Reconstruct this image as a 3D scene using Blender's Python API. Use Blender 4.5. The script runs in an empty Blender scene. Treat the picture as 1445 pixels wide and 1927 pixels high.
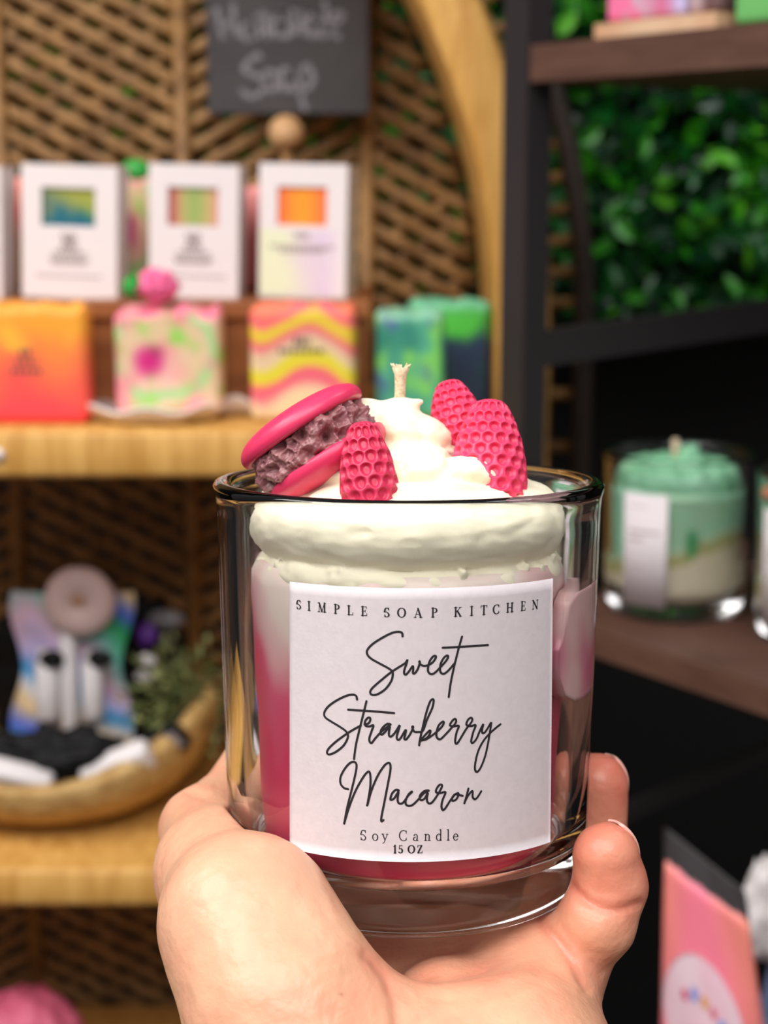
import bpy, math, random
import numpy as np
from mathutils import Matrix, Vector, noise

# ------------------------------------------------------------------ camera, world, light, exposure
scene = bpy.context.scene
COL = scene.collection
F, CX, CY = 3150.0, 722.5, 963.5          # focal length in pixels of the 1445x1927 frame
PITCH = math.atan((CY - 330.0) / F)       # eye level lies at row 330
EYE = Vector((0.0, 0.0, 1.40))
cam_d = bpy.data.cameras.new('camera')
cam = bpy.data.objects.new('camera', cam_d); COL.objects.link(cam)
cam_d.sensor_fit = 'HORIZONTAL'; cam_d.sensor_width = 36.0
cam_d.lens = 36.0 * F / 1445.0
cam_d.clip_start = 0.02; cam_d.clip_end = 50
cam.location = EYE; cam.rotation_euler = (math.pi/2 - PITCH, 0, 0)
cam_d.dof.use_dof = True; cam_d.dof.focus_distance = 0.372
cam_d.dof.aperture_fstop = 19.0; cam_d.dof.aperture_blades = 0
scene.camera = cam
scene.view_settings.view_transform = 'Standard'; scene.view_settings.look = 'None'
scene.view_settings.gamma = 1.0; scene.view_settings.use_curve_mapping = False
scene.view_settings.exposure = -0.16
scene.cycles.use_denoising = True
scene.cycles.max_bounces = 14; scene.cycles.transmission_bounces = 12; scene.cycles.glossy_bounces = 6
scene.cycles.diffuse_bounces = 3; scene.cycles.transparent_max_bounces = 8
scene.cycles.caustics_refractive = True; scene.cycles.caustics_reflective = False
scene.cycles.sample_clamp_indirect = 16.0; scene.cycles.blur_glossy = 0.3

world = bpy.data.worlds.new('shop_light'); scene.world = world; world.use_nodes = True
wn = world.node_tree; bg = wn.nodes['Background']
tc = wn.nodes.new('ShaderNodeTexCoord'); sx = wn.nodes.new('ShaderNodeSeparateXYZ')
rp = wn.nodes.new('ShaderNodeValToRGB'); mr = wn.nodes.new('ShaderNodeMapRange')
wn.links.new(tc.outputs['Generated'], sx.inputs[0]); wn.links.new(sx.outputs['Z'], mr.inputs[0])
mr.inputs[1].default_value = -1; mr.inputs[2].default_value = 1
wn.links.new(mr.outputs[0], rp.inputs[0]); wn.links.new(rp.outputs[0], bg.inputs[0])
rp.color_ramp.elements[0].position = 0.30; rp.color_ramp.elements[0].color = (0.16, 0.13, 0.11, 1)
rp.color_ramp.elements[1].position = 0.66; rp.color_ramp.elements[1].color = (0.95, 0.92, 0.92, 1)
bg.inputs[1].default_value = 0.36

def area(name, loc, target, sx_, sy_, watts, color):
    d = bpy.data.lights.new(name, 'AREA'); d.shape = 'RECTANGLE'; d.size = sx_; d.size_y = sy_
    d.energy = watts; d.color = color
    o = bpy.data.objects.new(name, d); COL.objects.link(o); o.location = loc
    o.rotation_euler = (Vector(target) - Vector(loc)).to_track_quat('-Z', 'Y').to_euler()
    return o
area('ceiling_light_near', (-0.3, -0.55, 2.6), (0, 0.45, 1.3), 2.4, 1.2, 55, (1.0, 0.97, 0.96))
area('ceiling_light_left', (-1.3, 0.35, 2.6), (-0.2, 1.2, 1.2), 0.9, 0.6, 17, (1.0, 0.95, 0.90))
area('ceiling_light_right', (0.9, 0.7, 2.6), (0.4, 1.5, 1.3), 0.6, 0.4, 6, (0.97, 0.98, 1.0))

# ------------------------------------------------------------------ pixel <-> place helpers
def ray(px, py):
    a = PITCH; x = (px - CX) / F; v = (CY - py) / F
    return Vector((x, math.cos(a) + v * math.sin(a), -math.sin(a) + v * math.cos(a)))
def W(px, py, Y):                         # point of the shop seen at that pixel, Y metres away
    d = ray(px, py); return EYE + d * (Y / d.y)
def WZ(px, py, z):                        # same, on the horizontal plane at height z
    d = ray(px, py); return EYE + d * ((z - EYE.z) / d.z)
# the jar's own frame in millimetres: origin in the middle of its foot, z along its axis
JX, JD, JZC, JP_ = 5.87, 399.6, 142.8, 0.1270
def JR(px, py):
    x = (px - CX) / F; v = (CY - py) / F
    return np.array((x, math.cos(JP_) + v * math.sin(JP_), -math.sin(JP_) + v * math.cos(JP_)))
JC = np.array((-JX, -JD, JZC))
def JP(px, py, y):
    d = JR(px, py); t = (y + JD) / d[1]; return JC + d * t
MC = Matrix.Translation(EYE) @ Matrix.Rotation(math.pi/2 - PITCH, 4, 'X')
MJC = Matrix.Translation(Vector(JC) / 1000) @ Matrix.Rotation(math.pi/2 - JP_, 4, 'X')
MJ = MC @ MJC.inverted()                  # jar frame (metres) -> world

# ------------------------------------------------------------------ materials
def srgb(c):
    return tuple(((v/255)/12.92 if v/255 <= 0.04045 else ((v/255+0.055)/1.055)**2.4) for v in c) + (1,)
def mat(name, c, rough=0.5, c2=None, scale=30, bump=0.0, bscale=60, metal=0, sss=0, sssr=(1, .4, .25), ssc=0.002,
        stretch=(1, 1, 1), coat=0, spec=0.5, detail=3, ramp=None, kind='noise', attr=None, sheen=0, bdist=0.001):
    m = bpy.data.materials.new(name); m.use_nodes = True
    nt = m.node_tree; b = nt.nodes['Principled BSDF']
    b.inputs['Base Color'].default_value = srgb(c); b.inputs['Roughness'].default_value = rough
    b.inputs['Metallic'].default_value = metal; b.inputs['Specular IOR Level'].default_value = spec
    b.inputs['Coat Weight'].default_value = coat
    if sss:
        b.inputs['Subsurface Weight'].default_value = sss; b.inputs['Subsurface Radius'].default_value = sssr
        b.inputs['Subsurface Scale'].default_value = ssc
    t = nt.nodes.new('ShaderNodeTexCoord'); mp = nt.nodes.new('ShaderNodeMapping'); mp.inputs[3].default_value = stretch
    nt.links.new(t.outputs['Object'], mp.inputs[0])
    if c2 or ramp:
        if kind == 'wave':
            n = nt.nodes.new('ShaderNodeTexWave'); n.inputs['Scale'].default_value = scale
            n.inputs['Distortion'].default_value = 7; n.inputs['Detail'].default_value = 3; n.inputs['Detail Scale'].default_value = 1.6
        else:
            n = nt.nodes.new('ShaderNodeTexNoise'); n.inputs['Scale'].default_value = scale; n.inputs['Detail'].default_value = detail
            n.inputs['Distortion'].default_value = 0.6
        nt.links.new(mp.outputs[0], n.inputs[0])
        r = nt.nodes.new('ShaderNodeValToRGB')
        nt.links.new(n.outputs['Fac' if kind == 'wave' else 0], r.inputs[0])
        el = r.color_ramp.elements
        if ramp:
            while len(el) < len(ramp): el.new(0.5)
            for e, (p, col) in zip(el, ramp): e.position = p; e.color = srgb(col)
        else:
            el[0].position = 0.35; el[0].color = srgb(c); el[1].position = 0.65; el[1].color = srgb(c2)
        nt.links.new(r.outputs[0], b.inputs['Base Color'])
    if attr:
        a = nt.nodes.new('ShaderNodeAttribute'); a.attribute_name = attr
        nt.links.new(a.outputs['Color'], b.inputs['Base Color'])
    if bump:
        n2 = nt.nodes.new('ShaderNodeTexNoise'); n2.inputs['Scale'].default_value = bscale; n2.inputs['Detail'].default_value = 4
        nt.links.new(mp.outputs[0], n2.inputs[0])
        bp = nt.nodes.new('ShaderNodeBump'); bp.inputs['Strength'].default_value = bump; bp.inputs['Distance'].default_value = bdist
        nt.links.new(n2.outputs[0], bp.inputs['Height']); nt.links.new(bp.outputs[0], b.inputs['Normal'])
    return m
def glass(name, color=(1, 1, 1, 1), ior=1.5):
    m = bpy.data.materials.new(name); m.use_nodes = True; nt = m.node_tree
    b = nt.nodes['Principled BSDF']
    b.inputs['Base Color'].default_value = color; b.inputs['Transmission Weight'].default_value = 1
    b.inputs['Roughness'].default_value = 0.0; b.inputs['IOR'].default_value = ior
    return m

# ------------------------------------------------------------------ mesh helpers
class MB:
    def __init__(s): s.v = []; s.f = []
    def add(s, v, f):
        n = len(s.v); s.v += [tuple(p) for p in v]; s.f += [tuple(i + n for i in q) for q in f]; return s
    def box(s, lo, hi, bev=0.0, M=None):
        x0, y0, z0 = lo; x1, y1, z1 = hi
        if bev <= 0:
            v = [(x0,y0,z0),(x1,y0,z0),(x1,y1,z0),(x0,y1,z0),(x0,y0,z1),(x1,y0,z1),(x1,y1,z1),(x0,y1,z1)]
            f = [(0,3,2,1),(4,5,6,7),(0,1,5,4),(1,2,6,5),(2,3,7,6),(3,0,4,7)]
        else:
            v, f = rbox(lo, hi, bev)
        if M is not None: v = [tuple(M @ Vector(p)) for p in v]
        return s.add(v, f)
    def tube(s, pts, r, n=10, closed=False, flat=1.0, up=(0.31, 0.22, 0.92)):
        pts = [Vector(p) for p in pts]; k = len(pts)
        rs = r if isinstance(r, (list, tuple)) else [r]*k
        up = Vector(up); v = []; f = []
        prev = None
        for i, p in enumerate(pts):
            a = pts[(i-1) % k] if (closed or i > 0) else p; b = pts[(i+1) % k] if (closed or i < k-1) else p
            t = (b - a).normalized()
            if prev is None:
                u = t.cross(up).normalized()
            else:
                u = (prev - t * prev.dot(t)).normalized()
            prev = u; w = t.cross(u)
            for j in range(n):
                an = 2*math.pi*j/n; v.append(tuple(p + (u*math.cos(an) + w*math.sin(an)*flat) * rs[i]))
        for i in range(k if closed else k-1):
            for j in range(n):
                a = i*n+j; b = i*n+(j+1) % n; c = ((i+1) % k)*n+(j+1) % n; d = ((i+1) % k)*n+j
                f.append((a, b, c, d))
        if not closed: f.append(tuple(range(n-1, -1, -1))); f.append(tuple((k-1)*n+j for j in range(n)))
        return s.add(v, f)
    def lathe(s, prof, n=64, cx=0, cy=0, M=None):
        v = []; f = []; rings = []
        for r, z in prof:
            if r < 1e-7: rings.append([len(v)]); v.append((cx, cy, z))
            else:
                rings.append(list(range(len(v), len(v)+n)))
                v += [(cx + r*math.cos(2*math.pi*j/n), cy + r*math.sin(2*math.pi*j/n), z) for j in range(n)]
        for a, b in zip(rings, rings[1:]):
            for j in range(n):
                k = (j+1) % n
                if len(a) == 1 and len(b) == 1: continue
                if len(a) == 1: f.append((a[0], b[k], b[j]))
                elif len(b) == 1: f.append((a[j], a[k], b[0]))
                else: f.append((a[j], a[k], b[k], b[j]))
        if M is not None: v = [tuple(M @ Vector(p)) for p in v]
        return s.add(v, f)
    def build(s, name, m, parent=None, smooth=False, mw=None):
        me = bpy.data.meshes.new(name); me.from_pydata(s.v, [], s.f); me.update()
        return link(name, me, m, parent, smooth, mw)
def rbox(lo, hi, b, n=3):
    lo = Vector(lo); hi = Vector(hi); c = (lo+hi)/2; h = (hi-lo)/2; b = min(b, min(h)*0.98)
    # cube sphere mapped on to a rounded box
    ts = [-1.0] + [-math.cos(math.pi*i/(2*n))*0 for i in []]
    ang = [math.pi/4*(i/n) for i in range(-n, n+1)]
    g = [math.tan(a) for a in ang]
    idx = {}; v = []; f = []
    def put(p):
        key = tuple(round(q, 5) for q in p)
        if key not in idx:
            d = Vector(p).normalized()
            inner = Vector([(1 if q > 1e-6 else -1 if q < -1e-6 else 0)*(h[i]-b) for i, q in enumerate(p)])
            idx[key] = len(v); v.append(tuple(c + inner + d*b))
        return idx[key]
    for ax in range(3):
        for sg in (-1, 1):
            for i in range(2*n):
                for j in range(2*n):
                    q = []
                    for (a, bb) in ((g[i], g[j]), (g[i+1], g[j]), (g[i+1], g[j+1]), (g[i], g[j+1])):
                        p = [0, 0, 0]; p[ax] = sg; p[(ax+1) % 3] = a; p[(ax+2) % 3] = bb; q.append(put(p))
                    if sg < 0: q.reverse()
                    f.append(tuple(q))
    return v, f
def link(name, me, m, parent=None, smooth=False, mw=None):
    if smooth: me.polygons.foreach_set('use_smooth', [True]*len(me.polygons))
    if m: me.materials.append(m)
    o = bpy.data.objects.new(name, me); COL.objects.link(o)
    if parent is not None: o.parent = parent
    if mw is not None: o.matrix_world = mw
    return o
def mm(name, v, f, m, parent, smooth=True):      # jar-frame millimetres -> mesh object under an Empty that carries MJ
    me = bpy.data.meshes.new(name)
    me.from_pydata((np.asarray(v, float)/1000).tolist(), [], [tuple(int(i) for i in q) for q in f]); me.update()
    return link(name, me, m, parent, smooth)
def empty(name, loc=(0, 0, 0), rz=0, mw=None):
    o = bpy.data.objects.new(name, None); COL.objects.link(o); o.empty_display_size = 0.02
    if mw is not None: o.matrix_world = mw
    else: o.location = loc; o.rotation_euler = (0, 0, rz)
    return o
def tag(o, label=None, cat=None, group=None, kind=None):
    if label: o['label'] = label
    if cat: o['category'] = cat
    if group: o['group'] = group
    if kind: o['kind'] = kind
    return o

def nets(f, org, h):                       # naive surface nets: field (negative inside) -> quads
    s = f < 0; n = np.array(f.shape)
    S = [s[i:n[0]-1+i, j:n[1]-1+j, k:n[2]-1+k] for i in (0, 1) for j in (0, 1) for k in (0, 1)]
    cnt = sum(a.astype(np.int8) for a in S)
    act = (cnt > 0) & (cnt < 8); I = np.argwhere(act)
    idm = -np.ones(act.shape, np.int64); idm[tuple(I.T)] = np.arange(len(I))
    acc = np.zeros((len(I), 3)); num = np.zeros(len(I))
    C = [(i, j, k) for i in (0, 1) for j in (0, 1) for k in (0, 1)]
    val = {c: f[I[:, 0]+c[0], I[:, 1]+c[1], I[:, 2]+c[2]] for c in C}
    for a in C:
        for ax in range(3):
            if a[ax]: continue
            b = list(a); b[ax] = 1; b = tuple(b); va, vb = val[a], val[b]
            m_ = (va < 0) != (vb < 0); t = np.where(m_, va/np.where(m_, va-vb, 1), 0)
            p = np.tile(np.array(a, float), (len(I), 1)); p[:, ax] += t
            acc += p*m_[:, None]; num += m_
    V = (I + acc/num[:, None])*h + np.array(org)
    Q = []
    for ax in range(3):
        u, w = (ax+1) % 3, (ax+2) % 3
        sl0 = [slice(None)]*3; sl1 = [slice(None)]*3; sl0[ax] = slice(0, -1); sl1[ax] = slice(1, None)
        d = s[tuple(sl0)] != s[tuple(sl1)]; E_ = np.argwhere(d)
        E_ = E_[(E_[:, u] > 0) & (E_[:, w] > 0) & (E_[:, u] < n[u]-1) & (E_[:, w] < n[w]-1)]
        def cell(du, dw):
            c = E_.copy(); c[:, u] += du; c[:, w] += dw; return idm[c[:, 0], c[:, 1], c[:, 2]]
        q = np.stack([cell(-1, -1), cell(0, -1), cell(0, 0), cell(-1, 0)], 1)
        ins = s[E_[:, 0], E_[:, 1], E_[:, 2]]; q[~ins] = q[~ins][:, ::-1]; Q.append(q)
    return V, np.concatenate(Q)
class Field:
    def __init__(s, lo, hi, h):
        s.lo = np.array(lo, float); s.h = h
        s.n = np.ceil((np.array(hi)-s.lo)/h).astype(int)+1
        s.ax = [s.lo[i]+h*np.arange(s.n[i]) for i in range(3)]
        s.f = np.full(tuple(s.n), 30.0, np.float32)
    def cap(s, a, b, ra, rb, k=2.0, sq=None, sub=False):
        a = np.array(a, float); b = np.array(b, float); R = max(ra, rb)+k*2+3
        lo = np.maximum(((np.minimum(a, b)-R-s.lo)/s.h).astype(int), 0); hi = np.minimum(((np.maximum(a, b)+R-s.lo)/s.h).astype(int)+2, s.n)
        if (hi <= lo).any(): return
        sl = tuple(slice(l, u) for l, u in zip(lo, hi))
        X, Y, Z = np.meshgrid(*[s.ax[i][sl[i]] for i in range(3)], indexing='ij', sparse=True)
        d = b-a; L = max((d*d).sum(), 1e-9)
        t = np.clip(((X-a[0])*d[0]+(Y-a[1])*d[1]+(Z-a[2])*d[2])/L, 0, 1)
        q = sq or (1, 1, 1)
        g = np.sqrt(((X-a[0]-t*d[0])/q[0])**2+((Y-a[1]-t*d[1])/q[1])**2+((Z-a[2]-t*d[2])/q[2])**2) - (ra+(rb-ra)*t)
        F0 = s.f[sl]
        if sub: g = -g; hh = np.maximum(k-np.abs(F0-g), 0)/k; s.f[sl] = np.maximum(F0, g)+hh*hh*k*0.25
        else:
            hh = np.maximum(k-np.abs(F0-g), 0)/k; s.f[sl] = np.minimum(F0, g)-hh*hh*k*0.25
    def chain(s, pts, k=2.0, sq=None):
        for p, q in zip(pts, pts[1:]): s.cap(p[:3], q[:3], p[3], q[3], k, sq)
    def mesh(s): return nets(s.f, s.lo, s.h)
def crom(pts, n=8):
    P = [np.array(p, float) for p in pts]; P = [2*P[0]-P[1]] + P + [2*P[-1]-P[-2]]; out = []
    for i in range(1, len(P)-2):
        for j in range(n):
            t = j/n; a, b, c, d = P[i-1:i+3]
            out.append(0.5*((2*b)+(c-a)*t+(2*a-5*b+4*c-d)*t*t+(3*b-a-3*c+d)*t**3))
    out.append(P[-2]); return out
def vnoise(v, scale, seed=0.0):
    return np.array([noise.noise(Vector((p[0]*scale+seed, p[1]*scale, p[2]*scale))) for p in v])
def vnormals(v, f):
    v = np.asarray(v); f = np.asarray(f); n = np.zeros_like(v)
    fn = np.cross(v[f[:, 2]]-v[f[:, 0]], v[f[:, 3]]-v[f[:, 1]])
    for i in range(4): np.add.at(n, f[:, i], fn)
    return n/np.maximum(np.linalg.norm(n, axis=1), 1e-9)[:, None]

# ------------------------------------------------------------------ setting
def struct(o): o['kind'] = 'structure'; return o
struct(MB().box((-2.0, -1.2, -0.05), (2.2, 1.82, 0.0)).build('floor', mat('floor', (96, 84, 74), .5, (84, 72, 62), 6)))
struct(MB().box((-2.0, 1.72, 0.0), (2.2, 1.82, 2.8)).build('wall_back', mat('dark_wall', (4, 4, 5), .8)))

# ------------------------------------------------------------------ the candle in the hand (jar frame, millimetres)
def RO(z): return 43.75 + 0.0225*z
M_GLASS = glass('clear_glass', (1, 1, 1, 1), 1.48)
candle = tag(empty('jar_candle', mw=MJ), 'cream-topped pink candle in clear glass held in the hand, with macaron and strawberries', 'candle')
prof = [(0, 1.6), (28, 1.4), (34, 1.0), (36, 0.25), (37.6, 0), (39.4, 0.3), (41.2, 1.3), (42.6, 3.0), (43.5, 5.4), (43.9, 8.5)]
prof += [(RO(z), z) for z in (14, 25, 40, 55, 70, 85, 93)]
prof += [(46.1, 96), (46.6, 97.6), (46.7, 98.8), (46.2, 99.6), (45.2, 100), (44.0, 99.9), (43.0, 99.3), (42.3, 98.2), (41.9, 96.5)]
prof += [(41.6, 90), (41.2, 70), (40.7, 50), (40.2, 30), (39.9, 20), (39.1, 15.2), (37.2, 11.8), (32, 10.3), (20, 10.1), (0, 10.1)]
gb = MB().lathe([(r/1000, z/1000) for r, z in prof], 160)
gb.build('glass_jar', M_GLASS, candle, True)
# wax body: pulled away from the glass all round
wv = []; wf = []; NA = 160
wp = [(0, 10.2), (33, 10.6), (35.3, 11.6), (35.8, 13.5), (35.9, 20), (36.2, 30), (36.7, 42), (37.2, 54), (37.6, 66), (37.9, 74), (37.6, 79), (36, 82), (20, 83), (0, 83)]
wprof = []
for (r0, z0), (r1, z1) in zip(wp, wp[1:]):
    k = max(1, int(abs(z1-z0)/1.5)); wprof += [(r0+(r1-r0)*i/k, z0+(z1-z0)*i/k) for i in range(k)]
wprof.append(wp[-1])
wmb = MB().lathe(wprof, NA)
wv = np.array(wmb.v); nn = vnoise(wv, 0.05, 3.1); nd = np.hypot(wv[:, 0], wv[:, 1]); kk = np.where(nd > 25, 1+nn*0.012, 1)
wv[:, 0] *= kk; wv[:, 1] *= kk
def wax_color(v, seed=0.0):
    out = np.zeros((len(v), 4)); out[:, 3] = 1
    deep = np.array(srgb((226, 66, 106))[:3]); mid = np.array(srgb((226, 110, 138))[:3]); pale = np.array(srgb((244, 226, 214))[:3])
    for i, p in enumerate(v):
        a = math.atan2(p[1], p[0])
        w = noise.noise(Vector((math.cos(a)*2.2+seed, math.sin(a)*2.2, p[2]*0.03)))*30 + noise.noise(Vector((math.cos(a)*6, math.sin(a)*6+seed, p[2]*0.10)))*9
        t = min(1, max(0, (p[2]+w-50)/20)); u = min(1, max(0, (p[2]+w*0.8-60)/22))
        out[i, :3] = (deep*(1-t)+mid*t)*(1-u)+pale*u
    return out
def set_col(o, c, name='tint'):
    a = o.data.color_attributes.new(name, 'FLOAT_COLOR', 'POINT'); a.data.foreach_set('color', np.asarray(c, np.float32).ravel())
M_WAX = mat('pink_marbled_wax', (214, 60, 96), 0.38, attr='tint', sss=0.15, sssr=(1, .35, .35), ssc=0.002)
wax = mm('wax', wv, wmb.f, M_WAX, candle); set_col(wax, wax_color(wv))
# film of wax still stuck to the inside of the glass on the right
def phi_of(px, R=45.4, r=41.3):
    h = min((px-765)/7.72, R-0.05); b = h/1.5
    return math.asin(h/R) - (math.asin(b/r)-math.asin(b/R))
def stuck(name, top, bot, xs, side=1, inn=0.0):
    N = 40; K = 30; v = []; f = []
    for rr in (41.55, 38.2):
        for i in range(N+1):
            px = xs[0]+(xs[1]-xs[0])*i/N; ph = phi_of(px)
            zt = top(px); zb = bot(px)
            for j in range(K+1):
                z = zb+(zt-zb)*j/K; r = rr - 0.0 + (z-60)*0.018 if rr > 40 else rr
                v.append((side*r*math.sin(ph), -r*math.cos(ph), z))
    n1 = (N+1)*(K+1)
    for i in range(N):
        for j in range(K):
            a = i*(K+1)+j; q = (a, a+K+1, a+K+2, a+1); f.append(q); f.append(tuple(n1+t for t in q[::-1]))
    for i in range(N):
        for j in (0, K):
            a = i*(K+1)+j; q = (a, a+K+1, a+K+1+n1, a+n1); f.append(q if j else q[::-1])
    for j in range(K):
        for i in (0, N):
            a = i*(K+1)+j; q = (a, a+1, a+1+n1, a+n1); f.append(q if i == 0 else q[::-1])
    o = mm(name, v, f, M_WAX, candle)
    return o, np.array(v)
def interp(tab):
    xs = [a for a, b in tab]; ys = [b for a, b in tab]
    return lambda x: float(np.interp(x, xs, ys))
po, pv = stuck('stuck_wax', interp([(1052, 63), (1060, 66), (1072, 74), (1084, 76.0), (1118, 76.8)]),
               interp([(1052, 62), (1056, 57), (1068, 52.5), (1084, 50.5), (1100, 50), (1118, 50.6)]), (1053, 1117.5))
pc = np.zeros((len(pv), 4)); pc[:, 3] = 1
c1 = np.array(srgb((238, 196, 194))[:3]); c2 = np.array(srgb((222, 112, 146))[:3])
for i, p in enumerate(pv):
    t = min(1, max(0, 0.5+1.2*noise.noise(Vector((p[0]*0.10+4, p[1]*0.10, p[2]*0.08)))-max(0, p[2]-62)*0.06)); pc[i, :3] = c1*(1-t)+c2*t
set_col(po, pc)
tag(po, 'pale pink film of wax stuck to the glass')

# whipped topping
M_WHIP = mat('whipped_wax', (251, 244, 215), 0.6, sss=0.10, sssr=(1, .85, .55), ssc=0.002, bump=0.25, bscale=260, bdist=0.0006)
fw = Field((-42, -42, 72), (42, 42, 126), 0.7)
rnd = random.Random(4)
for i in range(40):                                       # ragged base layer
    a = 2*math.pi*i/40; r = 28+rnd.uniform(-.5, .8); zz = 79.5+rnd.uniform(-.6, .6)
    fw.cap((r*math.cos(a), r*math.sin(a), zz), (r*.5*math.cos(a), r*.5*math.sin(a), zz), 8.8+rnd.uniform(-.5, .5), 8, 1.5, (1, 1, .62))
for i in range(60):                                       # small ragged crumbs along its edge
    a = rnd.uniform(0, 2*math.pi); r = 36.2+rnd.uniform(-1, .6); p = (r*math.cos(a), r*math.sin(a), 79.5+rnd.uniform(-3, 4.2))
    fw.cap(p, (p[0]*.95, p[1]*.95, p[2]-1), rnd.uniform(.4, .9), 1.2, 1.2)
def swirl(path, k=0.9):
    pts = crom(path, 9); pts = [tuple(p) for p in pts]
    fw2 = fw
    for p, q in zip(pts, pts[1:]): fw2.cap(p[:3], q[:3], p[3], q[3], k, (1, 1, .86))
def ringpts(a0, a1, R0, R1, z0, z1, r0, r1, n):
    return [((R0+(R1-R0)*t)*math.cos(a0+(a1-a0)*t), (R0+(R1-R0)*t)*math.sin(a0+(a1-a0)*t), z0+(z1-z0)*t, r0+(r1-r0)*t) for t in [i/n for i in range(n+1)]]
D2 = math.pi/180
fw.cap((0, 0, 84), (0, 0, 104), 26, 12, 2.0)
swirl(ringpts(-205*D2, 150*D2, 27.5, 27.0, 90.0, 90.4, 10.0, 10.0, 22), 1.0)      # lowest big roll
swirl(ringpts(150*D2, 205*D2, 27.5, 22, 90.5, 94.5, 9.6, 9.5, 5), 1.0)
swirl(ringpts(-155*D2, 170*D2, 20.0, 16.5, 98.0, 100.5, 8.6, 8.6, 18), 0.8)
# lumps seen over the rim
def lump(px, py, y, rx, k=0.8, sq=(1, 1, .85), px2=None, py2=None, y2=None, r2=None):
    a = JP(px, py, y); b = JP(px2 or px, py2 or py, y if y2 is None else y2); fw.cap(a, b, rx, r2 or rx, k, sq)
lump(600, 955, -16, 6.6, px2=650, py2=985, y2=-20, r2=7)
lump(800, 965, -20, 8.6, px2=880, py2=972, y2=-18, r2=8.6)
lump(940, 975, -14, 7.5, px2=965, py2=985, y2=-8, r2=6.5)
lump(652, 855, -4, 9.0, px2=690, py2=800, y2=-2, r2=7.5)
lump(640, 885, -4, 8.0, px2=700, py2=890, y2=-12, r2=8)
lump(772, 885, -10, 8.8, px2=790, py2=880, y2=-8, r2=8.0)
lump(748, 812, -1, 8.0, px2=785, py2=835, y2=2, r2=8.0)
lump(735, 782, -1, 4.6, px2=752, py2=779, y2=0, r2=4.8)
lump(700, 812, -1, 4.6, px2=740, py2=785, y2=0, r2=4.6)
lump(772, 764, 0, 2.5, px2=788, py2=757, y2=0, r2=1.2)
lump(788, 757, 0, 1.2, px2=787, py2=764, y2=0, r2=.5)
lump(810, 812, 3, 4.0, px2=801, py2=793, y2=3, r2=.7)
lump(820, 850, 6, 8.5, px2=880, py2=890, y2=8, r2=9)
lump(935, 925, 6, 8.5, px2=975, py2=940, y2=0, r2=6)
lump(680, 930, 8, 10, px2=860, py2=930, y2=14, r2=10)
V, Q = fw.mesh(); nv = vnormals(V, Q)
dd = vnoise(V, 0.16, 2.0)*0.55+vnoise(V*np.array([.5, .5, 1.6]), 0.5, 9.0)*0.22
def crease(pts, depth, w):
    P = np.array(crom([JP(a, b, c) for a, b, c in pts], 10)); d = np.full(len(V), 99.0)
    for p in P: d = np.minimum(d, np.linalg.norm((V-p)*np.array((1, .55, 1)), axis=1))
    return -depth*np.exp(-(d/w)**2)
dd += crease([(500, 1050, -30), (560, 1030, -34), (620, 1008, -36), (690, 1000, -37)], .8, 1.1)
dd += crease([(470, 1010, -24), (520, 1000, -32), (560, 985, -33)], .3, 1.0)
dd += crease([(900, 1010, -34), (960, 1000, -30), (1000, 975, -26)], .4, 1.2)
def fold(pts, depth, w):                   # furrow left by the piping nozzle, on the side towards the front
    rel = V-JC; c_, s_ = math.cos(JP_), math.sin(JP_); dp = rel[:, 1]*c_-rel[:, 2]*s_
    q = np.stack([CX+F*rel[:, 0]/dp, CY-F*(rel[:, 1]*s_+rel[:, 2]*c_)/dp], 1)/8.0
    P = np.array(crom([(a/8.0, b/8.0) for a, b in pts], 8)); d = np.full(len(V), 99.0)
    for p in P: d = np.minimum(d, np.linalg.norm(q-p, axis=1))
    fc = np.clip(-(nv*rel).sum(1)/np.linalg.norm(rel, axis=1)*4, 0, 1); return -1.5*depth*np.exp(-(d/(w*1.15))**2)*fc
dd += fold([(655, 838), (690, 826), (745, 828), (800, 822), (850, 838)], 1.5, .95)
dd += fold([(700, 778), (720, 800), (715, 830)], .5, .9)+fold([(735, 770), (775, 790), (800, 812)], .5, .9)
dd += fold([(752, 862), (765, 890), (800, 893), (838, 880), (850, 862)], 1.2, .9)
dd += fold([(700, 935), (725, 908), (775, 893), (850, 893), (920, 905), (990, 930)], 1.6, .9)
dd += fold([(562, 930), (590, 912), (630, 905), (660, 918)], 1.3, .9)
V = V+nv*dd[:, None]
rr_ = np.hypot(V[:, 0], V[:, 1]); sc_ = np.minimum(1, 41.0/np.maximum(rr_, 1)); V[:, 0] *= sc_; V[:, 1] *= sc_
mm('whipped_topping', V, Q, M_WHIP, candle)
# wick
M_WICK = mat('cotton_wick', (238, 222, 190), 0.9, (214, 190, 150), 900, bump=.4, bscale=1500)
wk = MB(); base = JP(752, 765, 0)/1000; top = JP(754, 692, 0)/1000
wk.tube([tuple(base), tuple(base+(top-base)*.5), tuple(base+(top-base)*.82), tuple(top)], [.00138, .0013, .0015, .0021], 14)
rnd = random.Random(9)
for i in range(16):
    a = rnd.uniform(0, 6.28); wk.tube([tuple(top+np.array((math.cos(a)*.0012, math.sin(a)*.001, -.0006))), tuple(top+np.array((math.cos(a)*.0024, math.sin(a)*.0018, .0006+rnd.uniform(0, .0005))))], [.00035, .00015], 5)
wk.build('wick', M_WICK, candle, True)
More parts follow.
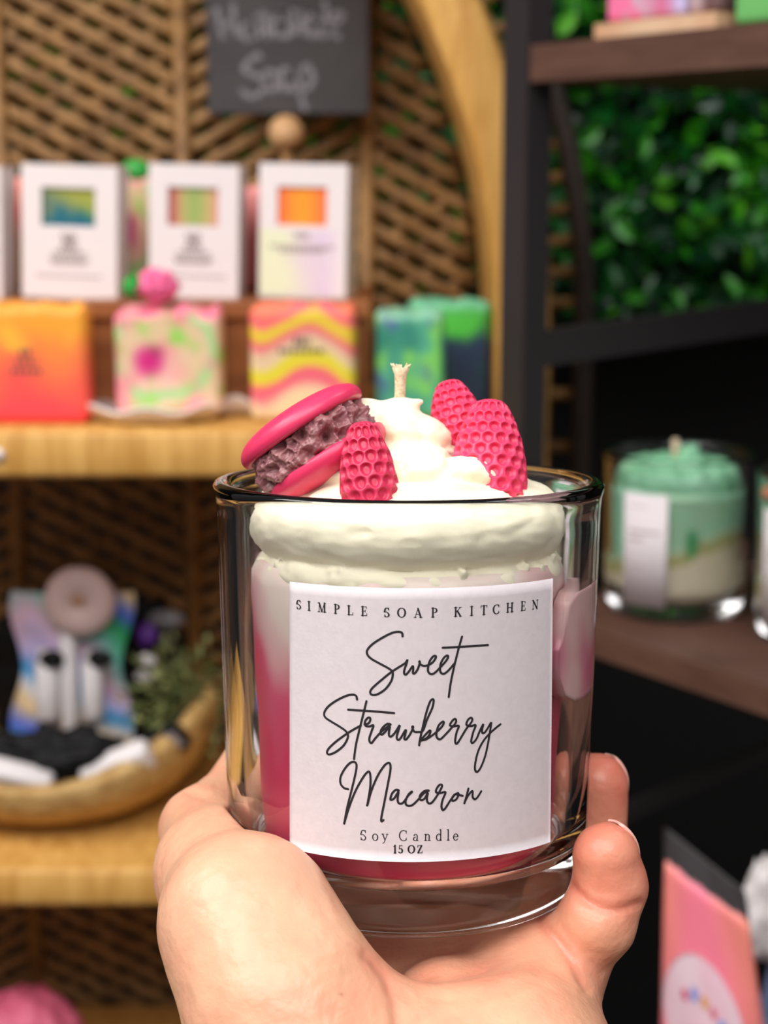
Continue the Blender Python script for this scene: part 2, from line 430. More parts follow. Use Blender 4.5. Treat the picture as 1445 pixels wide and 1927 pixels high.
# strawberries: cone-ish bodies with a diamond grid of pits
M_BERRY = mat('strawberry_wax', (232, 62, 104), 0.42, sss=0.12, sssr=(1, .3, .3), ssc=0.0015)
def berry(tip, foot, width, rows, cols, deep=0.75, m=None, skew=0):
    tip = np.array(tip); foot = np.array(foot); ax = foot-tip; L = np.linalg.norm(ax); ax = ax/L
    u = np.cross(ax, (0, 1, .1)); u /= np.linalg.norm(u); w = np.cross(ax, u)
    NU, NV = 168, 150; v = []; f = []
    prf = interp([(0, 0), (.008, .2), (.03, .36), (.08, .5), (.2, .66), (.35, .82), (.55, .94), (.75, 1.0), (.9, .97), (1.0, .86), (1.08, .6), (1.1, 0)])
    for j in range(NV+1):
        s = j/NV*1.1
        s = s if j > 3 else s*0.6
        for i in range(NU):
            th = i/NU; r = prf(s)*width/2
            row = s*rows; best = 0
            for rr in (math.floor(row), math.floor(row)+1):
                off = 0.5 if rr % 2 else 0
                c = th*cols+off; du = (c-round(c))*(2*math.pi*max(r, .5)/cols)
                dv = (row-rr)*L/rows
                cell = min(2*math.pi*r/cols, 2.9)*0.46+0.04
                d = math.hypot(du/cell*(1+.35*dv/(L/rows)), dv/(L/rows*0.52))
                if d < 1: best = max(best, min(1.0, 1.7*(1-d*d)))
            fall = 1 if .05 < s < 1.02 else .3
            r2 = max(r-deep*best*fall, 0)
            p = tip+ax*(s*L)+(u*math.cos(2*math.pi*th)+w*math.sin(2*math.pi*th))*r2
            v.append(p)
    for j in range(NV):
        for i in range(NU):
            k = (i+1) % NU; f.append((j*NU+i, j*NU+k, (j+1)*NU+k, (j+1)*NU+i))
    return mm('strawberry', v, f, m or M_BERRY, candle)
tag(berry(JP(922, 752, -4), JP(918, 955, -12), 18.4, 9.5, 15, 1.25), 'largest wax strawberry, at the front right')
tag(berry(JP(842, 716, 9), JP(872, 840, 4), 13.6, 7.5, 13, 1.0), 'half-sunk wax strawberry behind the others')
M_BERRY2 = mat('deep_strawberry_wax', (212, 50, 88), 0.40, sss=0.12, sssr=(1, .3, .3), ssc=0.0015)
tag(berry(JP(680, 793, -23), JP(700, 960, -27), 13.4, 7.0, 12, 1.05, M_BERRY2), 'smallest and darkest wax strawberry, at the front left')
# macaron
M_SHELL = mat('macaron_shell_wax', (226, 56, 100), 0.36, sss=0.12, sssr=(1, .3, .3), ssc=0.0015, bump=.08, bscale=300)
M_FILL = mat('purple_filling_wax', (168, 116, 116), 0.3, (144, 92, 98), 180, sss=0.1, bump=.5, bscale=700, bdist=.0008)
ctr = JP(592, 838, -8); e1 = np.array((.835, .0, .55)); e1 /= np.linalg.norm(e1)   # along its long side
axv = np.array((-.545, .15, .83)); axv -= e1*(axv@e1); axv /= np.linalg.norm(axv); e2 = np.cross(axv, e1)
def frame(p, c): return [c+e1*q[0]+e2*q[1]+axv*q[2] for q in p]
R_ = 16.4
fl = MB().lathe([(0, -4.2)]+[(x, -4.2) for x in (4, 8, 11, 13)]+[(13.6+0.9*math.sin(math.pi*i/44), -4.2+8.0*i/44) for i in range(45)]+[(x, 3.9) for x in (13, 11, 8, 4)]+[(0, 3.9)], 440)
fv = np.array(fl.v); out = []
for p in fv:
    q = Vector(p)*0.30; n1 = noise.noise(q*1.1+Vector((5, 1, 0))); vd = noise.voronoi(q*0.95)[0]; ho = max(0, 0.6-vd[0])
    n2 = noise.noise(q*4.5)*0.4+noise.noise(q*9)*0.18-max(0, .42-noise.voronoi(q*2.3)[0][0])*1.7; r = math.hypot(p[0], p[1]); k = 1
    if r > 9: k = 1+(n1*1.5+n2-ho*6.5+1.2)/r
    out.append((p[0]*k, p[1]*k, p[2]*(1.0+0.06*n1)))
mac = mm('macaron', frame(np.array(out), ctr), fl.f, M_FILL, candle)
tag(mac, 'tilted wax macaron with rough purple filling')
def shell(sg, c, R):
    pr = [(0, 5.2), (4, 5.1), (8, 4.8), (11, 4.3), (13.5, 3.5), (15.4, 2.2), (16.3, .7), (16.4, -.5), (16.0, -1.5), (14.8, -1.9), (13, -1.7), (8, -1.6), (0, -1.6)]
    pr = crom([(a*R/16.4, b*.92) for a, b in pr], 4)
    s = MB().lathe([(max(0, a[0]), a[1]) for a in pr], 120); v = np.array(s.v); v[:, 2] *= sg
    o = mm('macaron_shell', frame(v, c), s.f if sg > 0 else [q[::-1] for q in s.f], M_SHELL, mac); return o
shell(1, ctr+axv*5.3-e1*.3, 16.4); shell(-1, ctr-axv*5.2+e1*0.5, 15.6)
# label: paper wrapped on the glass
def U(px, py):                             # pixel -> arc length and height on the label cylinder
    d = JR(px, py); o = JC
    a = d[0]**2+d[1]**2; t = None
    zz = 50.0
    for _ in range(6):
        R = RO(zz)+0.12; b = 2*(o[0]*d[0]+o[1]*d[1]); c = o[0]**2+o[1]**2-R*R
        t = (-b-math.sqrt(max(b*b-4*a*c, 0)))/(2*a); zz = o[2]+t*d[2]
    p = o+d*t; return math.atan2(p[0], -p[1])*45.0, zz
def onlabel(s, z, off): th = s/45.0; r = RO(z)+off; return (r*math.sin(th), -r*math.cos(th), z)
sl0, zt0 = U(545, 1090); sl1, zt1 = U(545, 1589); sr0, _ = U(1040, 1089); sr1, _ = U(1035, 1590)
zt, zb = U(790, 1107)[1], U(790, 1622)[1]
v = []; f = []; NS, NZ = 60, 24
for off in (0.16, 0.03):
    for j in range(NZ+1):
        for i in range(NS+1):
            tz = j/NZ; s0 = sl1+(sl0-sl1)*tz; s1 = sr1+(sr0-sr1)*tz; v.append(onlabel(s0+(s1-s0)*i/NS, zb+(zt-zb)*tz, off))
n1 = (NS+1)*(NZ+1)
for j in range(NZ):
    for i in range(NS):
        a = j*(NS+1)+i; q = (a, a+1, a+NS+2, a+NS+1); f.append(q); f.append(tuple(n1+t for t in q[::-1]))
for i in range(NS):
    for j in (0, NZ): a = j*(NS+1)+i; f.append((a, a+1, a+1+n1, a+n1))
for j in range(NZ):
    for i in (0, NS): a = j*(NS+1)+i; f.append((a, a+NS+1, a+NS+1+n1, a+n1))
M_PAPER = mat('label_paper', (215, 206, 209), 0.75, (210, 201, 204), 500, detail=5, bump=.12, bscale=1200, bdist=.0003)
lab = mm('paper_label', v, f, M_PAPER, candle)
M_INK = mat('black_ink', (28, 22, 28), 0.7)
def ribbon(mb, pts, w, off=0.22):          # pts in (s, z) mm; w mm, single or per point
    P = [np.array(p, float) for p in pts]; n = len(P); ws = w if isinstance(w, list) else [w]*n; L = []; 
    for i in range(n):
        a = P[max(0, i-1)]; b = P[min(n-1, i+1)]; t = b-a; t = t/max(np.linalg.norm(t), 1e-6); nn_ = np.array((-t[1], t[0]))*ws[i]/2
        L += [P[i]+nn_, P[i]-nn_]
    v = [tuple(np.array(onlabel(p[0], p[1], off))/1000) for p in L]
    mb.add(v, [(2*i, 2*i+1, 2*i+3, 2*i+2) for i in range(n-1)])
    for c, w_ in ((P[0], ws[0]), (P[-1], ws[-1])):
        k = 10; mb.add([tuple(np.array(onlabel(c[0]+w_/2*math.cos(6.283*i/k), c[1]+w_/2*math.sin(6.283*i/k), off+.004))/1000) for i in range(k)], [tuple(range(k))])
def script(name, strokes, ox, oy, k=4.0139, w=0.50):   # strokes traced as handwriting control points
    mb = MB()
    for st in strokes:
        pts = crom([U(ox+x/k, oy+y/k) for x, y in st], 7) if len(st) > 2 else [U(ox+x/k, oy+y/k) for x, y in st]
        ribbon(mb, pts, w)
    return mb.build(name, M_INK, lab)
script('lettering', [   # Sweet
 [(632,150),(628,125),(600,115),(550,125),(480,160),(410,205),(368,250),(366,285),(395,318),(450,350),(515,385),(550,410),(558,440),(545,490),(500,550),(440,588),(400,590),(388,570),(405,540),(460,490),(540,425),(600,385),(652,352),(668,328),(660,360),(645,405),(645,432),(658,438),(680,415),(708,375),(712,400),(710,425),(722,430),(745,400),(762,350),(758,338),(765,360),(790,372),(822,368),(860,345),(882,312),(880,298),(862,302),(838,335),(825,380),(825,415),(845,435),(875,425),(920,380),(960,335),(975,305),(968,295),(945,310),(922,350),(914,395),(922,425),(945,432),(980,405),(1022,355)],
 [(1080,152),(1055,240),(1020,380),(995,500),(980,608)], [(935,236),(1100,227),(1275,215)]], 600, 1160)
script('lettering', [   # Strawberry
 [(289,105),(282,78),(255,68),(205,78),(130,115),(70,160),(42,205),(50,240),(95,272),(150,305),(200,340),(220,370),(215,405),(185,455),(130,500),(80,520),(62,505),(80,470),(140,415),(220,358),(280,322),(318,302)],
 [(360,118),(335,220),(305,340),(280,450),(266,555)], [(222,182),(400,193),(568,207)],
 [(345,292),(375,285),(388,262),(386,243),(368,245),(350,270),(350,300),(380,308),(412,300),(400,340),(382,395),(385,425),(400,432),(425,400),(470,350),(500,325),(535,300),(540,292),(515,290),(480,320),(465,355),(475,370),(500,350),(535,310),(530,345),(530,375),(545,385),(575,355),(610,300),(600,340),(588,385),(595,408),(615,400),(655,335),(652,370),(645,400),(660,405),(690,365),(712,315),(705,312),(718,345),(750,350),(785,340),(815,260),(855,170),(866,120),(860,103),(840,120),(812,200),(785,310),(765,400),(757,450)],
 [(762,425),(775,405),(805,370),(835,340),(842,350),(825,385),(790,410),(772,412),(810,405),(870,365),(920,320),(942,285),(935,272),(905,300),(888,350),(890,390),(915,405),(950,375),(1000,320),(1030,285),(1035,260),(1022,252),(1000,275),(990,300),(1015,308),(1055,305),(1040,350),(1030,400),(1030,430),(1042,438),(1065,405),(1110,330),(1145,285),(1158,258),(1148,243),(1128,255),(1113,285),(1120,302),(1150,305),(1182,300),(1165,350),(1152,400),(1150,425),(1162,432),(1190,400),(1215,340),(1240,292),(1232,330),(1232,355),(1250,355),(1275,320),(1300,280),(1290,350),(1275,440),(1255,530),(1225,610),(1200,648),(1182,645),(1178,600),(1200,500),(1240,420),(1290,360),(1340,315),(1370,292)]], 600, 1290)
script('lettering', [   # Macaron
 [(222,782),(190,772),(165,740),(165,690),(195,630),(235,585),(268,576),(285,600),(278,660),(250,780),(215,920),(192,1042)],
 [(192,1042),(225,930),(275,800),(330,700),(365,655),(382,652),(390,690),(388,770),(372,870),(365,905)],
 [(368,900),(395,800),(440,690),(490,610),(520,585),(538,592),(540,640),(520,750),(495,880),(473,990),(473,1025),(488,1015)],
 [(598,800),(602,790),(580,788),(553,815),(540,855),(548,862),(570,850),(600,805),(595,850),(598,880),(615,892),(640,880),(675,830),(702,805),(698,802),(675,825),(655,870),(660,900),(685,908),(715,895),(760,850),(790,815),(822,798),(828,792),(800,795),(770,820),(760,850),(775,865),(800,850),(822,810),(815,850),(820,880),(840,890),(865,870),(905,810),(928,765),(925,748),(908,752),(888,780),(885,805),(915,812),(955,805),(935,860),(925,910),(935,940),(955,925),(990,870),(1025,825),(1050,812),(1052,830),(1035,860),(1010,870),(1005,850),(1025,822),(1052,825),(1085,832)],
 [(1128,778),(1115,830),(1098,888)], [(1100,880),(1120,840),(1150,800),(1160,802),(1160,840),(1175,858),(1195,845),(1225,798)]], 600, 1290)
# small roman capitals built from thick and thin strokes (unit: cap height)
def arc(cx, cy, rx, ry, a0, a1, n=12): return [(cx+rx*math.cos((a0+(a1-a0)*i/n)*D2), cy+ry*math.sin((a0+(a1-a0)*i/n)*D2)) for i in range(n+1)]
T, H_ = 'T', 't'
def srf(x, y, w=.16): return ('s', [(x-w, y), (x+w, y)])
def bowl(cx, cy, rx, ry, a0, a1, n=14): return ('b', arc(cx, cy, rx, ry, a0, a1, n))
GL = {
 'I': (.3, [(T, [(.15, 0), (.15, 1)]), srf(.15, .02), srf(.15, .98)]),
 'L': (.62, [(T, [(.17, 0), (.17, 1)]), srf(.17, .98), ('s', [(.02, .02), (.6, .02)]), (H_, [(.6, 0), (.61, .25)])]),
 'E': (.62, [(T, [(.17, 0), (.17, 1)]), ('s', [(.02, .98), (.57, .98)]), ('s', [(.02, .02), (.6, .02)]), (H_, [(.17, .51), (.45, .51)]), (H_, [(.45, .4), (.45, .62)]), (H_, [(.57, .99), (.57, .78)]), (H_, [(.6, 0), (.61, .24)])]),
 'M': (1.0, [(H_, [(.16, 0), (.2, 1)]), (T, [(.2, .97), (.5, .04)]), (H_, [(.5, .04), (.8, .97)]), (T, [(.82, 0), (.82, 1)]), srf(.15, .02, .13), srf(.83, .02), srf(.13, .98, .1), srf(.87, .98, .1)]),
 'N': (.85, [(H_, [(.16, 0), (.16, 1)]), (T, [(.16, .97), (.72, .03)]), (H_, [(.73, 0), (.73, 1)]), srf(.16, .02, .13), srf(.1, .98, .1), srf(.73, .98, .13)]),
 'H': (.85, [(T, [(.17, 0), (.17, 1)]), (T, [(.7, 0), (.7, 1)]), (H_, [(.17, .51), (.7, .51)]), srf(.17, .02), srf(.17, .98), srf(.7, .02), srf(.7, .98)]),
 'K': (.8, [(T, [(.17, 0), (.17, 1)]), (H_, [(.2, .42), (.66, .98)]), (T, [(.36, .6), (.7, .02)]), srf(.17, .02), srf(.17, .98), srf(.7, .02, .13), srf(.66, .98, .13)]),
 'T': (.74, [(T, [(.37, 0), (.37, 1)]), ('s', [(.03, .98), (.71, .98)]), (H_, [(.03, .99), (.03, .76)]), (H_, [(.71, .99), (.71, .76)]), srf(.37, .02)]),
 'P': (.64, [(T, [(.17, 0), (.17, 1)]), srf(.17, .02), ('s', [(.02, .98), (.3, .98)]), bowl(.3, .73, .27, .25, 90, -90), (H_, [(.17, .48), (.3, .48)])]),
 'A': (.86, [(H_, [(.12, 0), (.42, 1)]), (T, [(.42, .98), (.72, .02)]), (H_, [(.22, .34), (.6, .34)]), srf(.12, .02, .12), srf(.73, .02, .14)]),
 'O': (.88, [bowl(.44, .5, .38, .5, 0, 360, 30)]),
 'C': (.76, [bowl(.44, .5, .38, .5, 48, 312, 24), (H_, [(.7, .98), (.7, .72)]), (H_, [(.7, .28), (.7, .1)])]),
 'S': (.56, [('b', arc(.28, .75, .2, .235, 30, 180, 9)+arc(.30, .48, .3, .3, 160, 175, 1)+[(.2, .58), (.38, .45)]+arc(.27, .25, .22, .235, 20, -150, 11)), (H_, [(.47, .98), (.47, .74)]), (H_, [(.05, .02), (.05, .27)])]),
 'Z': (.7, [('s', [(.07, .98), (.62, .98)]), (T, [(.56, .96), (.12, .04)]), ('s', [(.06, .02), (.63, .02)]), (H_, [(.07, .99), (.07, .75)]), (H_, [(.63, 0), (.63, .25)])]),
 '1': (.4, [(T, [(.22, 0), (.22, 1)]), srf(.22, .02), (H_, [(.04, .84), (.22, .97)])]),
 '5': (.56, [('s', [(.12, .96), (.48, .96)]), (H_, [(.12, .97), (.1, .52)]), ('b', arc(.24, .3, .24, .29, 120, -140, 16))]),
 'o': (.56, [bowl(.28, .31, .24, .32, 0, 360, 26)]),
 'y': (.6, [(T, [(.08, .62), (.3, .04)]), (H_, [(.52, .62), (.3, .04), (.2, -.22), (.08, -.26)]), srf(.08, .62, .1), srf(.5, .62, .1)]),
 'a': (.52, [(T, [(.4, .02), (.4, .45)]), ('b', arc(.25, .44, .15, .19, 0, 160, 9)), ('b', arc(.22, .17, .16, .17, 80, 350, 14)), (H_, [(.4, .04), (.5, .02)])]),
 'n': (.62, [(T, [(.14, 0), (.14, .62)]), (T, [(.48, 0), (.48, .42)]), ('b', arc(.32, .42, .16, .2, 0, 150, 10)), srf(.14, .02, .12), srf(.48, .02, .12), srf(.08, .61, .06)]),
 'd': (.6, [(T, [(.45, 0), (.45, 1.04)]), bowl(.26, .31, .21, .32, 30, 330, 20), srf(.4, 1.03, .06), srf(.5, .02, .06)]),
 'l': (.3, [(T, [(.15, 0), (.15, 1.04)]), srf(.15, .02, .13), srf(.09, 1.03, .06)]),
 'e': (.52, [('b', arc(.27, .31, .21, .32, 5, 320, 22)), (H_, [(.07, .35), (.47, .35)])]),
}
def roman(text, xs, ybase, capx, thick, thin):
    mb = MB(); 
    for ch, x in zip(text, xs):
        s0, z0 = U(x, ybase(x)); wdt, st = GL[ch]
        for kd, p in st:
            q = [(s0+(a-wdt/2)*capx, z0+b*capx) for a, b in p]
            if kd == T: wv_ = thick
            elif kd == 'b':
                wv_ = []
                for i in range(len(q)):
                    a = q[max(0, i-1)]; b = q[min(len(q)-1, i+1)]; t = abs(b[1]-a[1])/max(math.hypot(b[0]-a[0], b[1]-a[1]), 1e-6)
                    wv_.append(thin+(thick*1.05-thin)*t**1.6)
            else: wv_ = thin
            ribbon(mb, q, wv_)
    return mb.build('lettering', M_INK, lab)
yb1 = interp([(545, 1144), (600, 1151), (660, 1157), (728, 1161), (790, 1162), (861, 1160), (933, 1155), (1006, 1146)])
roman('SIMPLESOAPKITCHEN', [562.7, 582, 606, 634, 659, 685, 728, 755.6, 786.5, 817, 861, 887, 910, 933, 958.6, 983.6, 1006], yb1, 2.02, .36, .15)
roman('SoyCandle', [684, 706, 724.5, 758, 782, 804, 826, 843, 857], lambda x: 1582-abs(x-770)*.012, 2.35, .25, .15)
roman('15OZ', [743, 754, 774, 790], lambda x: 1605, 1.75, .36, .15)
# ------------------------------------------------------------------ the hand (jar frame, millimetres)
HN = 0.85
fh = Field((-80, -115, -70), (75, 80, 75), HN)
def J(px, py, y, r): p = JP(px, py, y); return (p[0], p[1], p[2], r)
TH = [J(600, 2060, -66, 22), J(535, 1890, -58, 19.5), J(464, 1735, -46, 17.2), J(408, 1642, -14, 12.8), J(384, 1562, 18, 11), J(455, 1492, 40, 9.4), (-24, 54, 50, 8.6), (-10, 58, 62, 7.4)]
PK = [(30, -18, -13, 11), J(1070, 1800, -26, 9.4), J(1122, 1735, -30, 8.8), J(1148, 1668, -28, 8.3), J(1140, 1610, -29, 7.6)]
RG = [(12, 4, -14, 11), J(960, 1790, -18, 9.0), J(1075, 1700, 4, 8.8), J(1118, 1590, 22, 8.4), J(1124, 1476, 22, 8.0)]
MD = [(-6, 14, -15, 11), (18, 40, -8, 9.6), (38, 42, 8, 9), (38, 42, 34, 8.4), (34, 42, 52, 7.6)]
IX = [(-24, 12, -14, 11), (-26, 44, -4, 10), (-8, 55, 10, 9.6), (16, 54, 22, 8.8), (26, 50, 40, 7.6)]
fh.chain(TH[:5], 10); fh.chain(TH[4:], 3)
for ch in (PK, RG, MD, IX): fh.chain(ch, 2.2)
WR = (4, -95, -58)
for a, ra in (((30, -18, -14), 12), ((12, 4, -16), 12), ((-6, 14, -17), 12), ((-24, 10, -16), 12)):
    fh.cap(WR, a, 22, ra, 10)
fh.cap((28, -30, -16), (29, -70, -32), 14, 20, 6)              # heel under the little finger
fh.cap(JP(700, 2000, -62), JP(950, 1985, -58), 15, 16, 12)
fh.cap((8, -36, -18), (10, -60, -30), 12, 16, 6)
fh.cap((30, -16, -13), (10, 2, -13), 11, 11, 4)               # pads under the fingers
fh.cap((4, -95, -58), (4, -120, -95), 26, 26, 6)
# press the hand against the jar
X, Y, Z = np.meshgrid(*fh.ax, indexing='ij', sparse=True)
rj = np.sqrt(X*X+Y*Y); jar = np.maximum(rj-(43.95+0.0225*np.maximum(Z, 0)), np.maximum(-Z+0.15, Z-101))
rb_ = np.minimum(rj-(38.4+5.6*np.sqrt(np.clip(1-(1-np.clip(Z, 0, 6)/6)**2, 0, 1))), 1e9); jar = np.where(Z < 6, np.maximum(rb_, -Z+0.15), jar).astype(np.float32)
g = 0.1-jar; k = 1.2; hh = np.maximum(k-np.abs(fh.f-g), 0)/k; fh.f = (np.maximum(fh.f, g)+hh*hh*k*.25).astype(np.float32)
V, Q = fh.mesh(); nv = vnormals(V, Q)
_c, _s = math.cos(JP_), math.sin(JP_)
_rel = V-JC; _dp = _rel[:, 1]*_c-_rel[:, 2]*_s
VPX = np.stack([CX+F*_rel[:, 0]/_dp, CY-F*(_rel[:, 1]*_s+_rel[:, 2]*_c)/_dp], 1)/8.5
FACE = np.clip(-(nv*_rel).sum(1)/np.linalg.norm(_rel, axis=1)*3, 0, 1)
def groove(pts, depth, w, ylim=20, ymin=-200):        # crease along the palm side of the skin
    P = np.array(crom([(a/8.5, b/8.5) for a, b in pts], 8)); d = np.full(len(V), 99.0)
    for p in P: d = np.minimum(d, np.linalg.norm(VPX-p, axis=1))
    return -depth*np.exp(-(d/w)**2)*FACE*(V[:, 1] < ylim)*(V[:, 1] > ymin)
dd = np.zeros(len(V))
HL = []
dd += groove([(690, 1796), (708, 1812), (732, 1850), (745, 1900), (748, 1940)], .7, 1.3)
dd += groove([(1012, 1728), (1064, 1791), (1105, 1862)], .8, 1.0)
dd += groove([(1076, 1668), (1110, 1698), (1160, 1712), (1205, 1700)], .8, .8)
dd += groove([(1085, 1692), (1125, 1714), (1165, 1726)], .3, .6)
dd += groove([(1055, 1745), (1090, 1790), (1130, 1830)], .25, .6)
dd += groove([(340, 1482), (385, 1500), (420, 1530), (436, 1580)], .8, 1.1, 45, 4)
dd += groove([(436, 1618), (410, 1628), (380, 1650)], .15, .7)
dd += groove([(760, 1872), (850, 1880), (940, 1868), (1010, 1838), (1050, 1800)], .35, 1.3)
dd += groove([(470, 1660), (430, 1720), (415, 1790)], .12, .8)+groove([(520, 1680), (470, 1750)], .1, .6)+groove([(560, 1900), (600, 1850), (660, 1830)], .12, .6)
dd += 0.18*np.array(vnoise(V, 0.25, 7.0))
V = V+nv*dd[:, None]
# skin tint: pinker towards the finger ends and in the hollow of the palm, paler on the thumb's mound
ct = np.zeros((len(V), 4)); ct[:, 3] = 1
base = np.array(srgb((226, 172, 138))[:3]); pink = np.array(srgb((220, 126, 104))[:3]); pale = np.array(srgb((232, 190, 160))[:3])
def near(c, R): return np.exp(-(np.linalg.norm(V-np.array(c[:3]), axis=1)/R)**2)
wp_ = near(PK[-1], 13)+near(RG[-1], 15)+near(MD[-1], 15)+near(IX[-1], 15)+near(TH[-1], 14)+.55*near(PK[1], 12)+.5*near((14, -46, -14), 16)+.35*near((-14, -52, -10), 14)
wp_ = np.clip(wp_+.10+0.30*vnoise(V, 0.10, 1.0)+0.14*vnoise(V, 0.32, 5.0), 0, 1); wl = np.clip(near(TH[2], 20), 0, 1)
ct[:, :3] = base+(pink-base)*wp_[:, None]; ct[:, :3] += (pale-ct[:, :3])*(wl*.6)[:, None]
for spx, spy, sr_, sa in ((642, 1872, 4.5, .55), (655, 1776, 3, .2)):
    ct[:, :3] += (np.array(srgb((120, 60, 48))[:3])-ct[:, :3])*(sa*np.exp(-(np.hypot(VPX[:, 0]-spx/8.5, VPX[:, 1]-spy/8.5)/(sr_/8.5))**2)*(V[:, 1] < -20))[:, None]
for cr in ([(1012, 1728), (1064, 1791), (1105, 1862)], [(1076, 1668), (1110, 1698), (1160, 1712), (1205, 1700)], [(708, 1812), (732, 1850), (745, 1900), (748, 1940)]):
    gq = np.clip(-groove(cr, 1, 1.6, 45), 0, 1)*.30; ct[:, :3] += (np.array(srgb((206, 104, 88))[:3])-ct[:, :3])*gq[:, None]
M_SKIN = mat('skin', (232, 182, 154), 0.38, attr='tint', sss=0.22, sssr=(1, .35, .2), ssc=0.004, bump=.35, bscale=480, bdist=.0007)
hand = mm('hand', V, Q, M_SKIN, None)
hand.matrix_world = MJ; set_col(hand, ct)
tag(hand, 'left hand of a person, palm up, cradling the candle jar from below with curled fingers', 'hand')
M_NAIL = mat('fingernail', (238, 182, 168), 0.25, coat=.3)
def nail(tip, prev, back, r, wid=.62, ln=10.5):
    tip = np.array(tip[:3], float); prev = np.array(prev[:3], float); ax = tip-prev; ax /= np.linalg.norm(ax)
    back = np.array(back, float); back -= ax*(back@ax); back /= np.linalg.norm(back); sd = np.cross(ax, back)
    v = []; f = []; NU, NV = 14, 12
    for lay in (.16, -1.3):
        for j in range(NV+1):
            t = j/NV; l = -ln*.30+(ln*.30+r*0.9)*t
            for i in range(NU+1):
                a = (i/NU-.5)*2*wid*(1-.25*(2*t-1)**4); 
                cap = math.sqrt(max(0, 1-max(0, (l)/(r*1.12))**2))
                v.append(tip+ax*l+(back*math.cos(a)+sd*math.sin(a))*(r+lay)*max(cap, .35))
    n1 = (NU+1)*(NV+1)
    for j in range(NV):
        for i in range(NU): a = j*(NU+1)+i; q = (a, a+1, a+NU+2, a+NU+1); f.append(q); f.append(tuple(n1+t for t in q[::-1]))
    for j in (0, NV):
        for i in range(NU): a = j*(NU+1)+i; f.append((a, a+1, a+1+n1, a+n1))
    for i in (0, NU):
        for j in range(NV): a = j*(NU+1)+i; f.append((a, a+NU+1, a+NU+1+n1, a+n1))
    return mm('fingernail', v, f, M_NAIL, hand)
nail(PK[-1], PK[-2], (.55, .4, .3), 7.7)
nail(RG[-1], RG[-2], (.8, .55, 0), 8.0)
nail(MD[-1], MD[-2], (.6, .8, 0), 7.6); nail(IX[-1], IX[-2], (.2, 1, 0), 7.4); nail(TH[-1], TH[-2], (-.2, 1, .2), 7.4)
# thin ring on the ring finger, only a glint of it shows under the jar
ra = np.array(RG[1][:3]); rb2 = np.array(RG[2][:3]); rc = ra+(rb2-ra)*.55; t = (rb2-ra)/np.linalg.norm(rb2-ra)
u = np.cross(t, (0, 0, 1)); u /= np.linalg.norm(u); w = np.cross(t, u)
ringm = MB().tube([tuple((rc+(u*math.cos(2*math.pi*i/48)+w*math.sin(2*math.pi*i/48))*9.25)/1000) for i in range(48)], .0009, 10, True)
ro = ringm.build('finger_ring', mat('polished_gold', (236, 214, 170), .12, metal=1), None, True, MJ)
tag(ro, 'thin shiny metal ring on the ring finger, just showing under the jar', 'ring')
# ------------------------------------------------------------------ foliage wall
rnd = random.Random(11); lf = MB(); lcol = []
zt_, zb_ = W(700, -260, 1.55).z, W(700, 612, 1.55).z
for i in range(9000):
    x = rnd.uniform(-.75, .72); z = rnd.uniform(zb_, zt_); y = 1.598-rnd.random()**1.3*.085
    if x < .12 and rnd.random() < .45: continue
    L = rnd.uniform(.0095, .016); wd = L*rnd.uniform(.5, .68)
    d = Vector((rnd.gauss(0, 1), rnd.gauss(-.5, .6), rnd.gauss(.1, 1))).normalized(); n_ = Vector((rnd.gauss(0, .55), -1, rnd.gauss(.5, .5)))
    sd_ = d.cross(n_).normalized(); n_ = sd_.cross(d).normalized(); c = Vector((x, y, z))
    P = [c-d*L, c-d*L*.4+sd_*wd*.8+n_*.001, c+d*L*.35+sd_*wd*.75+n_*.001, c+d*L-n_*.002, c+d*L*.35-sd_*wd*.75+n_*.001, c-d*L*.4-sd_*wd*.8+n_*.001, c-n_*.0015]
    lf.add(P, [(0, 5, 6), (0, 6, 1), (1, 6, 2), (2, 6, 3), (3, 6, 4), (4, 6, 5)])
    t = rnd.random(); col = srgb((50, 146, 20)) if t < .2 else srgb((12, 92, 28)) if t < .6 else srgb((6, 54, 26)) if t < .92 else srgb((92, 180, 36))
    lcol += [col]*7
lo_ = lf.build('foliage_wall', mat('leaf', (30, 110, 40), .34, attr='tint', spec=.5)); set_col(lo_, lcol)
tag(lo_, 'wall covering of small glossy green artificial leaves', 'foliage', kind='stuff')
hb = MB().box((-.78, 1.622, zb_), (.75, 1.70, zt_)).build('hedge_backing', mat('hedge_backing', (6, 22, 10), .9)); tag(hb, 'dark green backing board behind the artificial leaves', 'panel')
# ------------------------------------------------------------------ arched wicker cabinet
M_WICK2 = mat('honey_wicker', (226, 176, 98), .45, (200, 146, 70), 55, stretch=(2.2, 1, .25), bump=.5, bscale=90, spec=.4)
M_LATT = mat('lattice_cane', (166, 124, 72), .55, (120, 84, 44), 40, bump=.3)
M_RIMD = mat('dark_bound_cane', (58, 46, 38), .6, (44, 34, 28), 40)
YB, YF = 1.30, 1.12
C0 = W(-268, 600, YB); RA = W(905, 600, YB).x-C0.x; cx0, cz0 = C0.x, C0.z
cab = tag(empty('wicker_cabinet', (cx0, YB, 0)), 'large arched honey wicker display cabinet with open lattice back', 'cabinet')
def local(par, mb): o = par.location; mb.v = [(a-o.x, b-o.y, c-o.z) for a, b, c in mb.v]; return mb
def arch_path(R, step=.004, zlow=0.0, a0=0, a1=105):
    pts = [(cx0+R, z, 0.0) for z in np.arange(zlow, cz0, step*2)]
    n = int(R*(a1-a0)*D2/step)
    pts += [(cx0+R*math.cos((a0+(a1-a0)*i/n)*D2), cz0+R*math.sin((a0+(a1-a0)*i/n)*D2), (a0+(a1-a0)*i/n)*D2) for i in range(n+1)]
    return pts
